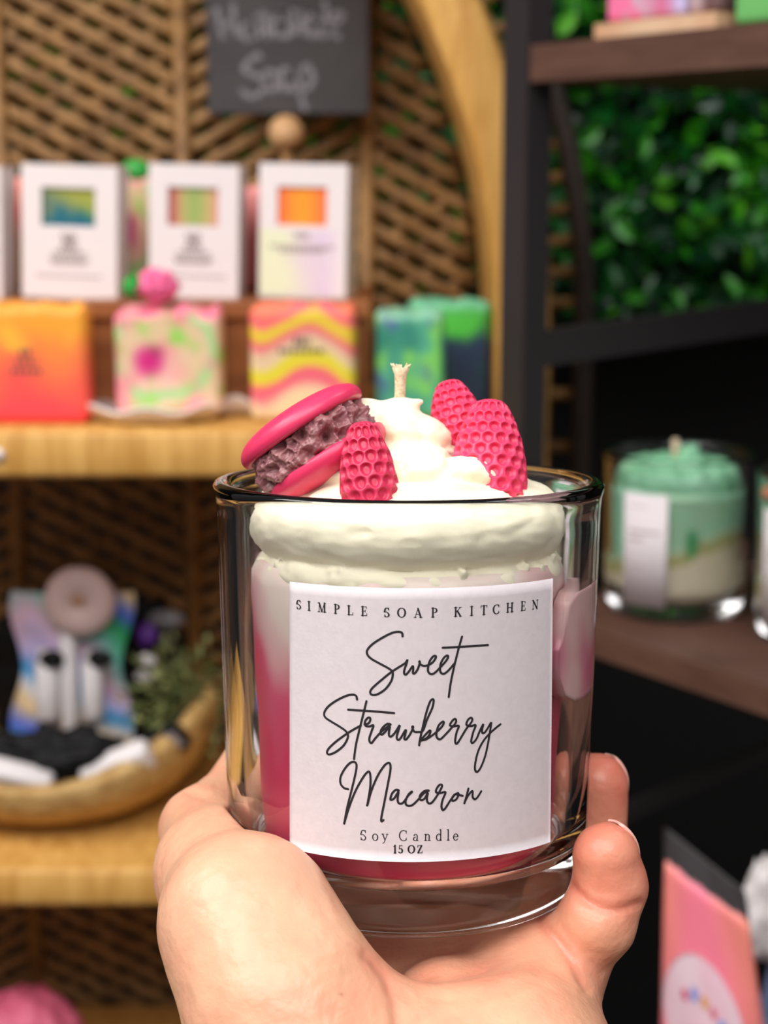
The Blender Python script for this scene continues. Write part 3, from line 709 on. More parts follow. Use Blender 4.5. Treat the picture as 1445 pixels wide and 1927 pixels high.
def arch_band(r0, r1, y0, y1, ridge=.0009, pitch=.009):
    mb = MB(); v = []; f = []
    prof = []
    b = .006
    for cx_, cy_, a0 in ((r1-b, y0+b, -90), (r1-b, y1-b, 0), (r0+b, y1-b, 90), (r0+b, y0+b, 180)):
        for k in range(4): a = (a0+30*k)*D2; prof.append((cx_+b*math.cos(a), cy_+b*math.sin(a)))
    base = arch_path(RA); s = 0; prev = None; n = len(prof)
    for x, z, a in base:
        if prev: s += math.hypot(x-prev[0], z-prev[1])
        prev = (x, z); e = ridge*abs(math.sin(math.pi*s/pitch))
        for r, y in prof:
            rm = (r0+r1)/2; ym = (y0+y1)/2; r_ = r+e*(1 if r > rm else -1); y_ = y+e*(1 if y > ym else -1)
            dr = r_-RA; v.append((x+dr*math.cos(a), y_, z+dr*math.sin(a)))
    m_ = len(base)
    for i in range(m_-1):
        for j in range(n): k = (j+1) % n; f.append((i*n+j, i*n+k, (i+1)*n+k, (i+1)*n+j))
    f.append(tuple(range(n-1, -1, -1))); f.append(tuple((m_-1)*n+j for j in range(n)))
    return mb.add(v, f)
local(cab, arch_band(RA, RA+.036, YF, YB-.004)).build('arch_frame', M_WICK2, cab, True)
mb = MB(); R2 = RA+.080
mb.tube([(x, YB+.006, z) for x, z, a in arch_path(R2, .012)], .0085, 10)
local(cab, mb).build('rear_hoop', M_RIMD, cab, True)
mb = MB(); base = arch_path(RA, .0105, .35)
for x, z, a in base[::2]:
    p = (x+.003*math.cos(a), YB+.008, z+.003*math.sin(a)); q = (x+.078*math.cos(a), YB+.008, z+.078*math.sin(a)); mb.tube([p, q], .0048, 7)
mb.tube([(cx0+(RA+.052)*math.cos(a) if z >= cz0 else x+.052, YB+.014, cz0+(RA+.052)*math.sin(a) if z >= cz0 else z) for x, z, a in arch_path(RA, .012, .35)], .0045, 8)
local(cab, mb).build('side_rungs', M_LATT, cab, True)
# woven back: diagonal canes between vertical ribs, each strand wavy
mb = MB(); ribs = [W(px, 600, YB).x for px in (-700, -330, 15, 352, 690, 1040)]
zlo, zhi = .62, cz0+RA
def inside(x, z): return x < cx0+RA+.004 and (z < cz0 or (x-cx0)**2+(z-cz0)**2 < (RA+.004)**2)
for zi in range(len(ribs)-1):
    xa, xb = ribs[zi], ribs[zi+1]
    for dr, slope, pitch, rr, yo in ((0, .54, .0178, .0050, -.0022), (1, .62, .0225, .0034, .0020)):
        sg = (-1 if zi % 2 == 0 else 1)*(1 if dr == 0 else -1)
        z = zlo-.2
        while z < zhi:
            pts = []
            for k in range(13):
                t = k/12; x = xa+(xb-xa)*t; zz = z+sg*slope*(x-xa)
                if inside(x, zz): pts.append((x, YB+.004+yo+.0022*math.sin(k*2.1+z*300), zz))
                elif pts: break
            if len(pts) > 1: mb.tube(pts, rr, 6, flat=.4, up=(0, 1, 0))
            z += pitch
    if xb < cx0+RA: mb.tube([(xb, YB, zlo), (xb, YB, cz0+math.sqrt(max(0, RA**2-(xb-cx0)**2)))], .0062, 8)
local(cab, mb).build('lattice_back', M_LATT, cab, True)
Z1 = W(200, 803, 1.05).z; Z2 = W(200, 1640, 1.03).z; Z3 = W(200, 1899, 1.27).z
for zs, th_ in ((Z1, .031), (Z2, .028), (Z3, .028)):
    local(cab, MB().box((-.86, 1.035, zs-th_), (cx0+RA-.003, 1.28, zs), .006)).build('shelf', M_WICK2, cab, True)
# riser
ZR = W(300, 566, 1.10).z
ri = MB(); xr = W(698, 600, 1.10).x
ri.box((-.55, 1.10, ZR-.012), (xr, 1.26, ZR), .0015); ri.box((-.545, 1.105, Z1), (xr-.003, 1.117, ZR-.012), .001); ri.box((xr-.015, 1.117, Z1), (xr-.003, 1.255, ZR-.012), .001)
tag(ri.build('wooden_riser', mat('brown_wood', (164, 100, 52), .45, (138, 80, 38), 14, stretch=(.4, 1, 3), bump=.1)), 'reddish brown wooden riser carrying the white soap boxes', 'riser')
# ------------------------------------------------------------------ soaps
def mix(a, b, t): t = min(1, max(0, t)); return tuple(p*(1-t)+q*t for p, q in zip(a, b))
def bar(w, d, h, fn, wav=.0, b=.006, n=30):
    v = []; f = []; c = []; idx = {}
    nx, ny, nz = n, 8, n
    def put(i, j, k):
        if (i, j, k) in idx: return idx[(i, j, k)]
        p = Vector(((i/nx-.5)*w, (j/ny)*d, k/nz*h)); q = Vector((max(-w/2+b, min(w/2-b, p.x)), max(b, min(d-b, p.y)), max(b, min(h-b, p.z))))
        e = p-q; 
        if e.length > b: p = q+e.normalized()*b
        if k/nz > .9: p.z += wav*(noise.noise(Vector((p.x*90, p.y*60, 1.7)))+.3*noise.noise(Vector((p.x*260, p.y*200, 5))))
        idx[(i, j, k)] = len(v); v.append(tuple(p)); c.append(srgb(fn(i/nx, k/nz)) if k < nz else srgb(fn(i/nx, .97))); return idx[(i, j, k)]
    for i in range(nx):
        for k in range(nz):
            f.append((put(i, 0, k), put(i+1, 0, k), put(i+1, 0, k+1), put(i, 0, k+1))); f.append((put(i+1, ny, k), put(i, ny, k), put(i, ny, k+1), put(i+1, ny, k+1)))
    for i in range(nx):
        for j in range(ny):
            f.append((put(i, j, nz), put(i+1, j, nz), put(i+1, j+1, nz), put(i, j+1, nz))); f.append((put(i, j+1, 0), put(i+1, j+1, 0), put(i+1, j, 0), put(i, j, 0)))
    for j in range(ny):
        for k in range(nz):
            f.append((put(0, j+1, k), put(0, j, k), put(0, j, k+1), put(0, j+1, k+1))); f.append((put(nx, j, k), put(nx, j+1, k), put(nx, j+1, k+1), put(nx, j, k+1)))
    return v, f, c
M_SOAP = mat('soap', (230, 150, 130), .45, attr='tint', sss=.0)
def soap(name, px0, px1, py0, Y, zb, fn, d=.028, wav=.003, yaw=0, b=.006, m=None, parent=None, h=None):
    xa = W(px0, py0, Y).x; xb = W(px1, py0, Y).x; hh = h or W((px0+px1)/2, py0, Y).z-zb
    v, f, c = bar((xb-xa), d, hh, fn, wav, b); me = bpy.data.meshes.new(name); me.from_pydata(v, [], f); me.update()
    o = link(name, me, m or M_SOAP, parent, True); o.location = ((xa+xb)/2, Y, zb); o.rotation_euler = (0, 0, yaw); set_col(o, c); return o
def n2(u, v, s=3, k=0): return noise.noise(Vector((u*s+k, v*s, k*1.7)))
def f_orange(u, v):
    t = v+.25*n2(u, v, 2.4, 1)
    c = mix((255, 74, 84), (255, 124, 74), (t-.15)/.35); c = mix(c, (255, 168, 52), (t-.5)/.3); return mix(c, (255, 186, 60), n2(u, v, 4, 4)*1.6 if v > .6 else 0)
def f_garden(u, v):
    c = mix((240, 196, 176), (222, 200, 150), .5+n2(u, v, 3, 2)); r = math.hypot((u-.45), (v-.62)*1.05)
    c = mix(c, (152, 222, 138), 1-abs(r-.46+.05*n2(u, v, 4, 8))/.075); c = mix(c, (244, 150, 160), n2(u, v, 4, 12)*2-.2)
    c = mix(c, (150, 214, 90), n2(u, v, 5, 22)*2.4-.5); c = mix(c, (214, 40, 128), 1.5-math.hypot(u-.33, v-.52)/.13)
    c = mix(c, (150, 40, 90), (1.2-math.hypot(u-.40, v-.60)/.08)*.5)
    return mix(c, (246, 120, 150), (v-.84)*7+n2(u, v, 5, 3))
def f_sunrise(u, v):
    w = v+.09*math.sin(u*7+.6)+.05*n2(u, v, 4, 5)
    bands = [(0, (236, 222, 160)), (.2, (240, 208, 168)), (.3, (240, 96, 120)), (.38, (240, 110, 120)), (.42, (232, 214, 50)), (.53, (226, 214, 60)), (.57, (232, 204, 168)), (.66, (226, 190, 150)), (.72, (240, 96, 128)), (.8, (232, 212, 50)), (.86, (238, 200, 60)), (.9, (250, 104, 128)), (1, (255, 128, 96))]
    for (a, ca), (b_, cb) in zip(bands, bands[1:]):
        if w < b_: return mix(ca, cb, (w-a)/(b_-a))
    return bands[-1][1]
def f_teal(u, v):
    c = mix((96, 190, 150), (54, 140, 120), .5+1.2*n2(u, v, 3, 6)); c = mix(c, (124, 210, 100), n2(u, v, 4, 9)*3-.3); c = mix(c, (80, 110, 160), n2(u, v, 4, 14)*3-.5); return mix(c, (150, 200, 170), (v-.88)*8)
def f_navy(u, v):
    c = mix((44, 58, 92), (40, 78, 84), .5+n2(u, v, 3, 16)); c = mix(c, (84, 200, 70), (v-.6+.35*n2(u, v, 3, 2))*5); return mix(c, (110, 190, 150), (v-.86)*9)
def f_coral(u, v): return mix((196, 140, 50), (240, 84, 84), (v-.4)*4) if v < .8 else (250, 130, 110)
def soap_print(o, wd, rows, z0):            # dark printed lines on a wrapper
    mb = MB()
    for r, (ww, hh) in enumerate(rows):
        z = z0-r*.006; x = -ww/2
        while x < ww/2: l = min(.0035, ww/2-x); mb.box((x, -.0005, z-hh/2), (x+l*.8, .0002, z+hh/2)); x += .0042
    mb.build('lettering', mat('print', (96, 76, 74), .7) if 'print' not in bpy.data.materials else bpy.data.materials['print'], o)
s1 = soap('soap_bar', -70, 160, 574, 1.06, Z1, f_orange); tag(s1, 'orange and coral soap bar standing at the left end of the shelf', 'soap'); soap_print(s1, .07, [(.008, .004), (.014, .003), (.02, .003)], .046)
s2 = soap('soap_bar', 210, 414, 582, 1.07, Z1+.004, f_garden, wav=.006, yaw=-.03); tag(s2, 'cream, green and pink swirled soap with a magenta spot, leaf on top', 'soap')
M_LEAFG = mat('green_soap_leaf', (44, 160, 60), .5); M_PINKB = mat('pink_soap_piece', (250, 110, 160), .5, sss=.1)
mb = MB()
for k, a in enumerate((-.5, 0, .5)):
    mb.add(*(lambda c, t: ([tuple(c+t*Vector((0, 0, z_))+t*Vector((x_, 0, 0))*0+Vector((x_, y_, z_))) for x_, y_, z_ in ((0, 0, -.008), (.006, -.002, 0), (.004, -.002, .007), (0, 0, .010), (-.004, -.002, .007), (-.006, -.002, 0), (0, .0035, 0), (0, -.004, 0))], [(0, 1, 7), (1, 2, 7), (2, 3, 7), (3, 4, 7), (4, 5, 7), (5, 0, 7), (1, 0, 6), (2, 1, 6), (3, 2, 6), (4, 3, 6), (5, 4, 6), (0, 5, 6)]))(Vector((-.024+k*.004, .012+k*.003, .080+k*.001)), 0))
mb.build('leaf_decoration', M_LEAFG, s2, True)
def blob(mb, c, r, seed, sq=(1, 1, 1), n=26, amp=.12, fr=1.7):
    v = []; f = []
    for j in range(n+1):
        for i in range(n*2):
            th = math.pi*j/n; ph = math.pi*i/n; d = Vector((math.sin(th)*math.cos(ph), math.sin(th)*math.sin(ph), math.cos(th)))
            k = 1+amp*noise.noise(d*fr+Vector((seed, 0, 0)))+amp*.5*noise.noise(d*fr*2.6+Vector((0, seed, 0))); v.append((c[0]+d.x*r*k*sq[0], c[1]+d.y*r*k*sq[1], c[2]+d.z*r*k*sq[2]))
    for j in range(n):
        for i in range(n*2): k = (i+1) % (n*2); f.append((j*n*2+i, (j+1)*n*2+i, (j+1)*n*2+k, j*n*2+k))
    return mb.add(v, f)
blob(MB(), (-.007, .012, .082), .0105, 3, (1.05, .9, .9), amp=.5, fr=2.6).build('pink_decoration', M_PINKB, s2, True)
s3 = soap('soap_bar', 466, 668, 574, 1.07, Z1, f_sunrise, yaw=-.06); tag(s3, 'pink, yellow and cream layered soap bar near the middle of the shelf', 'soap'); soap_print(s3, .06, [(.01, .005), (.03, .003)], .052)
s4 = soap('soap_bar', 706, 838, 586, 1.085, Z1, f_teal, yaw=.0); tag(s4, 'front teal and green marbled soap behind the wick', 'soap')
s5 = soap('soap_bar', 768, 926, 566, 1.135, Z1, f_navy, yaw=.0); tag(s5, 'navy soap with bright green top, half behind the teal soap', 'soap')
for px0, px1, py, fn, lb in ((-30, 46, 338, f_coral, 'coral and mustard soap standing between the two leftmost white boxes'), (216, 290, 330, f_garden, 'pink and green soap behind the gap between two white boxes'), (430, 500, 350, lambda u, v: mix((176, 90, 90), (240, 150, 150), (v-.5)*3), 'dusky pink soap behind the gap beside the orange-window box')):
    o = soap('soap_bar', px0, px1, py, 1.195, ZR, fn, wav=.004); tag(o, lb, 'soap')
o = MB(); blob(o, tuple(W(256, 322, 1.20)), .010, 8, (1.1, .7, .8)); o = o.build('leaf_decoration', M_LEAFG, None, True)
par = [q for q in bpy.data.objects if q.get('label', '').startswith('pink and green soap')][0]
bpy.context.view_layer.update(); o.parent = par; o.matrix_parent_inverse = par.matrix_world.inverted()
# ------------------------------------------------------------------ white soap boxes with windows
M_CARD = mat('white_card', (242, 234, 232), .5, attr='tint')
M_CARDIN = mat('box_window_dark', (120, 100, 90), .6)
def soap_box(px0, px1, py0, py1, Y, yaw, roll, wfn, label, rows, tintfn=None):
    xa, xb = W(px0, py1, Y).x, W(px1, py1, Y).x; w = (xb-xa)/max(math.cos(yaw), .1)-(.004 if yaw else 0); h = W(px0, py0, Y).z-W(px0, py1, Y).z
    rt = empty('soap_box', ((xa+xb)/2, Y, ZR), yaw); rt.rotation_euler = (0, roll, yaw)
    # the card box with a real opening
    wx0, wx1, wz0, wz1 = -w*.29, w*.27, h*.545, h*.83; d = .038; mb = MB(); t = .0008
    for lo, hi in (((-w/2, 0, 0), (w/2, t, wz0)), ((-w/2, 0, wz1), (w/2, t, h)), ((-w/2, 0, wz0), (wx0, t, wz1)), ((wx1, 0, wz0), (w/2, t, wz1)),
                   ((-w/2, d-t, 0), (w/2, d, h)), ((-w/2, t, 0), (-w/2+t, d-t, h)), ((w/2-t, t, 0), (w/2, d-t, h)), ((-w/2+t, t, h-t), (w/2-t, d-t, h)), ((-w/2+t, t, 0), (w/2-t, d-t, t))): mb.box(lo, hi)
    bo = mb.build('carton', M_CARD, rt); cc = [srgb((236, 227, 226))]*len(mb.v); set_col(bo, cc)
    if tintfn:
        g = MB(); gc = []; N = 24
        for j in range(N+1):
            for i in range(N+1):
                u, v_ = i/N, j/N; g.v.append((-w/2+.001+(w-.002)*u, -.0004, .002+(wz0-.005)*v_)); gc.append(srgb(tintfn(u, v_)))
        g.f = [(j*(N+1)+i, j*(N+1)+i+1, (j+1)*(N+1)+i+1, (j+1)*(N+1)+i) for j in range(N) for i in range(N)]
        go = g.build('shiny_sticker', M_CARD, rt); set_col(go, gc)
    v, f, c = bar(w-.006, d-.006, h-.008, wfn, 0, .003, 26); me = bpy.data.meshes.new('soap'); me.from_pydata(v, [], f); me.update()
    so = link('soap', me, M_SOAP, rt, True); so.location = (0, .0025, .001); set_col(so, c)
    mb = MB()
    for r, (ww, hh, zz) in enumerate(rows):
        x = -ww/2
        while x < ww/2-1e-6: l = min(.0028, ww/2-x); mb.box((x, -.0008, zz*h-hh/2), (x+l*.78, -.0002, zz*h+hh/2)); x += .0034
    mb.build('lettering', mat('box_print', (150, 132, 130), .7) if 'box_print' not in bpy.data.materials else bpy.data.materials['box_print'], rt)
    return tag(rt, label, 'box', 'white soap boxes on the riser')
ROWS = [(.010, .0030, .47), (.008, .0030, .43), (.012, .0028, .385), (.022, .0018, .34), (.026, .0014, .30), (.024, .0014, .27), (.044, .0008, .17)]
def w_teal(u, v):
    c = mix((8, 100, 126), (104, 130, 110), (v-.66+.2*n2(u, v, 4, 2))*9); c = mix(c, (160, 166, 70), (v-.70+.4*(u-.5))*7); return mix(c, (170, 160, 80), (u-.78)*9 if v < .66 else 0)
def w_pinkgreen(u, v):
    c = mix((150, 180, 96), (214, 176, 120), abs(u-.5)*4); c = mix(c, (190, 90, 90), (.36-u)*6); c = mix(c, (232, 80, 120), (.62-v)*12-.2); return mix(c, (230, 110, 140), (u-.72)*9)
def w_orange(u, v): return mix((255, 158, 40), (255, 110, 70), abs(u-.48)*3.4+max(0, .62-v)*3-.2)
soap_box(35, 226, 305, 556, 1.125, -.05, .035, w_teal, 'white soap box whose window shows teal and olive soap', ROWS)
soap_box(274, 453, 304, 556, 1.125, -.05, .028, w_pinkgreen, 'white soap box whose window shows green and pink soap', ROWS)
soap_box(480, 656, 304, 557, 1.125, -.16, .022, w_orange, 'white soap box with bright orange window and iridescent lower sticker', [(.010, .0032, .47), (.044, .002, .385), (.03, .002, .355)], lambda u, v: mix(mix((232, 236, 200), (226, 206, 228), u*1.8+.3*n2(u, v, 3, 4)-.4), (240, 232, 228), (u-.75)*4))
soap_box(-178, 10, 305, 556, 1.125, -.05, .035, w_orange, 'leftmost white soap box, cut off by the picture edge', ROWS)
# ------------------------------------------------------------------ soap dishes and shelf tag
M_DISH = mat('white_ceramic', (236, 226, 222), .3)
def dish(pxc, pyc, Y, rx, ry, label, ph=0, wob=.003):
    c = WZ(pxc, pyc, Z1); c.y = Y; rt = MB(); N = 72; prof_ = [(0, .003), (.6, .003), (.85, .005), (1.0, .010), (1.03, .0115), (1.0, .0125), (.8, .0075), (.55, .0055), (0, .0055)]
    v = []; f = []
    for r, z in prof_:
        for i in range(N):
            a = 2*math.pi*i/N; wv2 = wob*math.sin(7*a+ph)*r**3; v.append((math.cos(a)*rx*r, math.sin(a)*ry*r, z-.003+wv2*.6+(.0 if r < .9 else .0015)))
    for j in range(len(prof_)-1):
        for i in range(N): k = (i+1) % N; f.append((j*N+i, j*N+k, (j+1)*N+k, (j+1)*N+i))
    rt.add(v, f); o = rt.build('soap_dish', M_DISH, None, True); o.location = (W(pxc, pyc, Y).x, Y, Z1+.0005); return tag(o, label, 'dish')
dish(290, 790, 1.082, .046, .036, 'white wavy ceramic dish under the swirled garden soap')
dish(470, 770, 1.115, .042, .026, 'white rippled dish between the garden soap and the layered soap', 1.2, .006)
c = W(-4, 856, 1.034); o = MB(); o.lathe([(0, 0), (.004, 0), (.0044, .0008), (0, .001)], 24, M=Matrix.Translation(c) @ Matrix.Rotation(math.pi/2, 4, 'X')); o = o.build('round_sticker', M_DISH, None, True); tag(o, 'small white round sticker on the edge of the upper wicker shelf', 'sticker')
# ------------------------------------------------------------------ chalkboard sign on a wooden ball
sg = tag(empty('chalkboard_sign', (W(540, 215, 1.262).x, 1.262, ZR)), 'dark chalkboard sign with Handmade Soap written in chalk, on a wooden ball', 'sign')
M_BOARD = mat('chalkboard', (66, 62, 63), .75, (58, 54, 56), 20); M_CHALK = mat('chalk', (140, 136, 141), .9, (104, 101, 105), 300)
a_, b_ = W(392, 216, 1.262), W(695, -75, 1.262); mb = MB().box((a_.x, 1.258, a_.z), (b_.x, 1.264, b_.z), .002)
bd = local(sg, mb).build('board', M_BOARD, sg)
def flatstroke(mb, pts, w, Y):
    pts = crom(pts, 5) if len(pts) > 2 else [np.array(p, float) for p in pts]; P = [W(p[0], p[1], Y) for p in pts]; L = []
    for i, p in enumerate(P):
        t = (P[min(i+1, len(P)-1)]-P[max(0, i-1)]).normalized(); n_ = Vector((-t.z, 0, t.x))*w/2; L += [p+n_, p-n_]
    mb.add(L, [(2*i, 2*i+1, 2*i+3, 2*i+2) for i in range(len(P)-1)]); return mb
mb = MB(); k = 3.803
CH = [[(175, 55), (205, 170), (230, 280)], [(300, 20), (300, 150), (330, 260)], [(205, 190), (250, 175), (320, 165)],
      [(400, 170), (365, 200), (375, 260), (410, 280), (425, 220), (415, 160), (430, 250), (445, 290)], [(470, 100), (480, 180), (490, 270)], [(480, 170), (510, 90), (535, 120), (540, 200), (550, 280)],
      [(650, 160), (610, 120), (585, 180), (600, 260), (640, 240), (655, 150), (650, 50)], [(650, 50), (650, 160), (670, 280)],
      [(690, 90), (700, 180), (705, 270)], [(700, 160), (725, 80), (745, 120), (745, 250)], [(745, 160), (775, 90), (790, 140), (800, 260)],
      [(880, 110), (835, 130), (835, 220), (865, 260), (890, 190), (885, 110), (895, 230), (920, 265)],
      [(965, 180), (930, 160), (915, 220), (945, 265), (970, 220), (965, 120), (955, 0)], [(965, 170), (975, 220), (985, 260)],
      [(1000, 210), (1070, 140), (1075, 100), (1030, 90), (1000, 160), (1005, 250), (1070, 265)],
      [(500, 420), (470, 395), (400, 450), (375, 495), (430, 530), (500, 560), (520, 620), (480, 680), (410, 690), (350, 640)],
      [(590, 520), (545, 510), (530, 580), (560, 650), (610, 620), (610, 540), (585, 515)],
      [(700, 500), (650, 500), (640, 580), (665, 650), (705, 600), (700, 510), (715, 620), (740, 660)],
      [(770, 500), (775, 600), (790, 700), (815, 790)], [(775, 540), (820, 470), (865, 520), (860, 600), (810, 640), (785, 620)]]
for st in CH: flatstroke(mb, [(360+x/k, y/k) for x, y in st], .0040, 1.2575)
local(sg, mb).build('lettering', M_CHALK, bd)
bc = W(538, 250, 1.252); mb = MB(); blob(mb, tuple(bc), .0128, 1, amp=0); local(sg, mb).build('wooden_ball', mat('pale_wood', (206, 164, 118), .55, (190, 146, 98), 30, stretch=(1, 1, 4)), sg, True)
mb = MB().tube([(bc.x, bc.y, ZR+.0), (bc.x, bc.y, bc.z)], .004, 12); mb.lathe([(0, ZR), (.018, ZR), (.018, ZR+.005), (0, ZR+.006)], 32, bc.x, bc.y)
local(sg, mb).build('stem', M_LATT, sg, True)
# ------------------------------------------------------------------ basket on the lower wicker shelf
M_BASK = mat('pale_basket_weave', (208, 172, 112), .6, (178, 138, 78), 70, stretch=(1, 1, 2), bump=.5, bscale=160)
bx, by = W(112, 1500, 1.165).x, 1.165
bk = MB(); N = 120; prof_ = []
for i in range(23): t = i/22; prof_.append((.055+.062*math.sin(t*math.pi/2)**.9, .001+.043*t**1.25, 0))
prof_ = [(0, .001, 0)]+prof_; inner = [(max(0, r-.006), z+.004, 1) for r, z, _ in prof_[::-1]]; v = []; f = []
for q, (r, z, inn) in enumerate(prof_+inner):
    for i in range(N):
        a = 2*math.pi*i/N; w_ = (z/.044)**1.5*.034*abs(math.cos(a))**2.2; rr = r+.0011*math.sin(q*2.3+ (math.pi if i % 6 < 3 else 0))*(1 if r > .05 else 0); v.append((bx+rr*math.cos(a), by+rr*.93*math.sin(a), Z2+z+w_))
n_ = len(prof_)*2
for j in range(n_-1):
    for i in range(N): k = (i+1) % N; f.append((j*N+i, j*N+k, (j+1)*N+k, (j+1)*N+i))
tag(bk.add(v, f).build('wicker_basket', M_BASK, None, True), 'shallow oval pale wicker basket full of small items on the lower wicker shelf', 'basket')
M_BLACK = mat('black_plastic', (8, 8, 10), .6, spec=.25, bump=.5, bscale=60); M_WHITEP = mat('white_wrapper', (232, 226, 226), .4, bump=.3, bscale=60)
def thing_blob(name, m, px, py, Y, r, seed, sq, label, cat, amp=.2, fr=2, group=None):
    mb = MB(); c = W(px, py, Y); blob(mb, (0, 0, 0), r, seed, sq, 30, amp, fr); o = mb.build(name, m, None, True); o.location = c; return tag(o, label, cat, group)
def box_thing(name, m, px, py, Y, size, rot, label, cat, bev=.002, group=None):
    o = MB().box((-size[0]/2, -size[1]/2, -size[2]/2), (size[0]/2, size[1]/2, size[2]/2), bev).build(name, m, None, True); o.location = W(px, py, Y); o.rotation_euler = rot; return tag(o, label, cat, group)
thing_blob('black_pouch', M_BLACK, 150, 1262, 1.235, .062, 4, (1.15, .28, 1.0), 'big crumpled black pouch standing at the back of the basket', 'pouch', .25, 2.2)
thing_blob('black_pouch', M_BLACK, 275, 1260, 1.23, .036, 9, (.8, .35, 1.5), 'smaller black pouch to the right of the holographic pack', 'pouch', .35, 3)
thing_blob('black_tissue', M_BLACK, 105, 1432, 1.10, .035, 14, (1.6, .5, .62), 'crumpled black tissue between the white packets in the basket', 'tissue', .5, 3)
# holographic gift pack
gp = tag(empty('gift_pack', tuple(W(138, 1400, 1.19))), 'gift pack with holographic card and three white tubes in the basket', 'gift pack')
g = MB(); gc = []; N = 40; cols = [(60, 190, 110), (90, 120, 240), (250, 214, 150), (240, 240, 250), (60, 170, 240), (200, 190, 240), (230, 190, 210), (120, 210, 190)]
def holo(u, v):
    t = (v*2.3+u*.9+.5*n2(u, v, 2.4, 31))*3.1; t = t % len(cols); i = int(t); return mix(cols[i], cols[(i+1) % len(cols)], t-i)
edgew = lambda v: .5-.06*math.sin(v*math.pi)**2+.03*math.sin(v*9)
for lay in (0, .004):
    for j in range(N+1):
        for i in range(N+1):
            u, v = i/N, j/N; px = 135+(u-.5)*225*(edgew(v)/.5); py = 1400-v*285; p = W(px, py, 1.185); g.v.append((p.x, p.y+lay+.008*math.cos((u-.5)*3.1)*-1+.003*n2(u, v, 6, 2), p.z)); gc.append(srgb(holo(u, v)))
n1 = (N+1)**2
for j in range(N):
    for i in range(N): a = j*(N+1)+i; q = (a, a+1, a+N+2, a+N+1); g.f.append(q); g.f.append(tuple(n1+t for t in q[::-1]))
ho = local(gp, g).build('holographic_card', mat('holographic_foil', (200, 200, 220), .3, attr='tint', metal=.1), gp, True); set_col(ho, gc)
for px0, px1, y0, y1 in ((68, 114, 1222, 1352), (116, 150, 1170, 1372), (155, 197, 1225, 1350)):
    a = W((px0+px1)/2, y1, 1.168); b_ = W((px0+px1)/2, y0, 1.168); r = (px1-px0)/2/F*1.168
    mb = MB().lathe([(0, 0), (r*.8, 0), (r, .002), (r, (b_.z-a.z)*.82), (r*.7, (b_.z-a.z)*.86), (r*.7, b_.z-a.z), (0, b_.z-a.z)], 24, a.x, a.y); mb.v = [(p[0], p[1], p[2]+a.z) for p in mb.v]
    local(gp, mb).build('white_tube', M_WHITEP, gp, True)
for px in (62, 112): 
    a = W(px, 1180, 1.17)
rs = MB(); rs.lathe([(0, -.007), (.019, -.007), (.0250, -.004), (.0260, 0), (.0250, .004), (.019, .007), (.006, .0075), (.005, .0055), (0, .005)], 48, M=Matrix.Rotation(math.pi/2, 4, 'X'))
rs = rs.build('round_soap', mat('pinkish_beige_soap', (206, 176, 170), .6), None, True); rs.location = W(150, 1132, 1.165); tag(rs, 'round pinkish beige disc with a small brown centre, above the white tubes', 'soap')
mb = MB(); blob(mb, (0, -.0075, .002), .0045, 2, (1, .35, .8)); mb.build('brown_centre', mat('tan_dot', (176, 128, 92), .6), rs, True)
thing_blob('wrapped_sweet', M_BLACK, 96, 1240, 1.16, .009, 3, (1, .5, .7), 'left black oval piece under the round disc', 'accessory')
thing_blob('wrapped_sweet', M_BLACK, 188, 1240, 1.16, .009, 5, (1, .5, .7), 'right black oval piece under the round disc', 'accessory')
thing_blob('purple_pouch', mat('purple_satin', (96, 40, 150), .35), 277, 1195, 1.21, .009, 5, (.9, .6, 1), 'small purple satin piece against the black pouch', 'pouch')
thing_blob('silver_packet', mat('grey_foil', (120, 118, 122), .4), 312, 1166, 1.22, .012, 7, (1.1, .4, .6), 'small grey foil packet at the top right of the black pouch', 'packet')
thing_blob('white_packet', M_WHITEP, 278, 1243, 1.19, .007, 9, (1.1, .5, .7), 'upper of two small white packets beside the dried greenery', 'packet')
thing_blob('white_packet', M_WHITEP, 274, 1272, 1.185, .007, 11, (1, .5, .7), 'lower of two small white packets beside the dried greenery', 'packet')
mb = MB(); rnd = random.Random(3); pc_ = []
for i in range(420):
    c = Vector((rnd.gauss(0, .014), rnd.gauss(0, .010), rnd.gauss(0, .016))); d = (c+Vector((0, -.02, .012))).normalized()+Vector((rnd.gauss(0, .4), rnd.gauss(0, .4), rnd.gauss(0, .4))); d.normalize(); s_ = d.cross(Vector((rnd.gauss(0, 1), rnd.gauss(0, 1), 1))).normalized(); L = rnd.uniform(.006, .012)
    nn3 = d.cross(s_); mb.add([c, c+d*L*.5+s_*L*.25, c+d*L, c+d*L*.5-s_*L*.25, c+d*L*.5+nn3*.0012, c+d*L*.5-nn3*.0012], [(0, 1, 4), (1, 2, 4), (2, 3, 4), (3, 0, 4), (1, 0, 5), (2, 1, 5), (3, 2, 5), (0, 3, 5)]); pc_ += [srgb(rnd.choice(((134, 142, 84), (164, 168, 108), (96, 110, 58), (120, 122, 78))))]*6
o = mb.build('dried_greenery', mat('sage_leaves', (140, 145, 90), .6, attr='tint')); set_col(o, pc_); o.location = W(335, 1305, 1.165); tag(o, 'clump of dried sage green leaves at the right of the basket', 'plant')
pk = box_thing('labelled_box', M_BLACK, 312, 1395, 1.11, (.030, .012, .020), (.5, -.45, -.3), 'small black box with grey printed label leaning inside the basket rim', 'box')
MB().box((-.0145, -.0066, -.004), (.0145, -.0058, .0098)).build('grey_label', mat('grey_label', (150, 148, 154), .5), pk)
box_thing('black_box', M_BLACK, 362, 1356, 1.14, (.020, .014, .018), (.4, -.6, -.3), 'small plain black box at the right rim of the basket', 'box')
box_thing('white_packet', M_WHITEP, 222, 1440, 1.09, (.052, .016, .022), (.6, -.42, -.1), 'long white packet leaning along the front right of the basket', 'packet', .005)
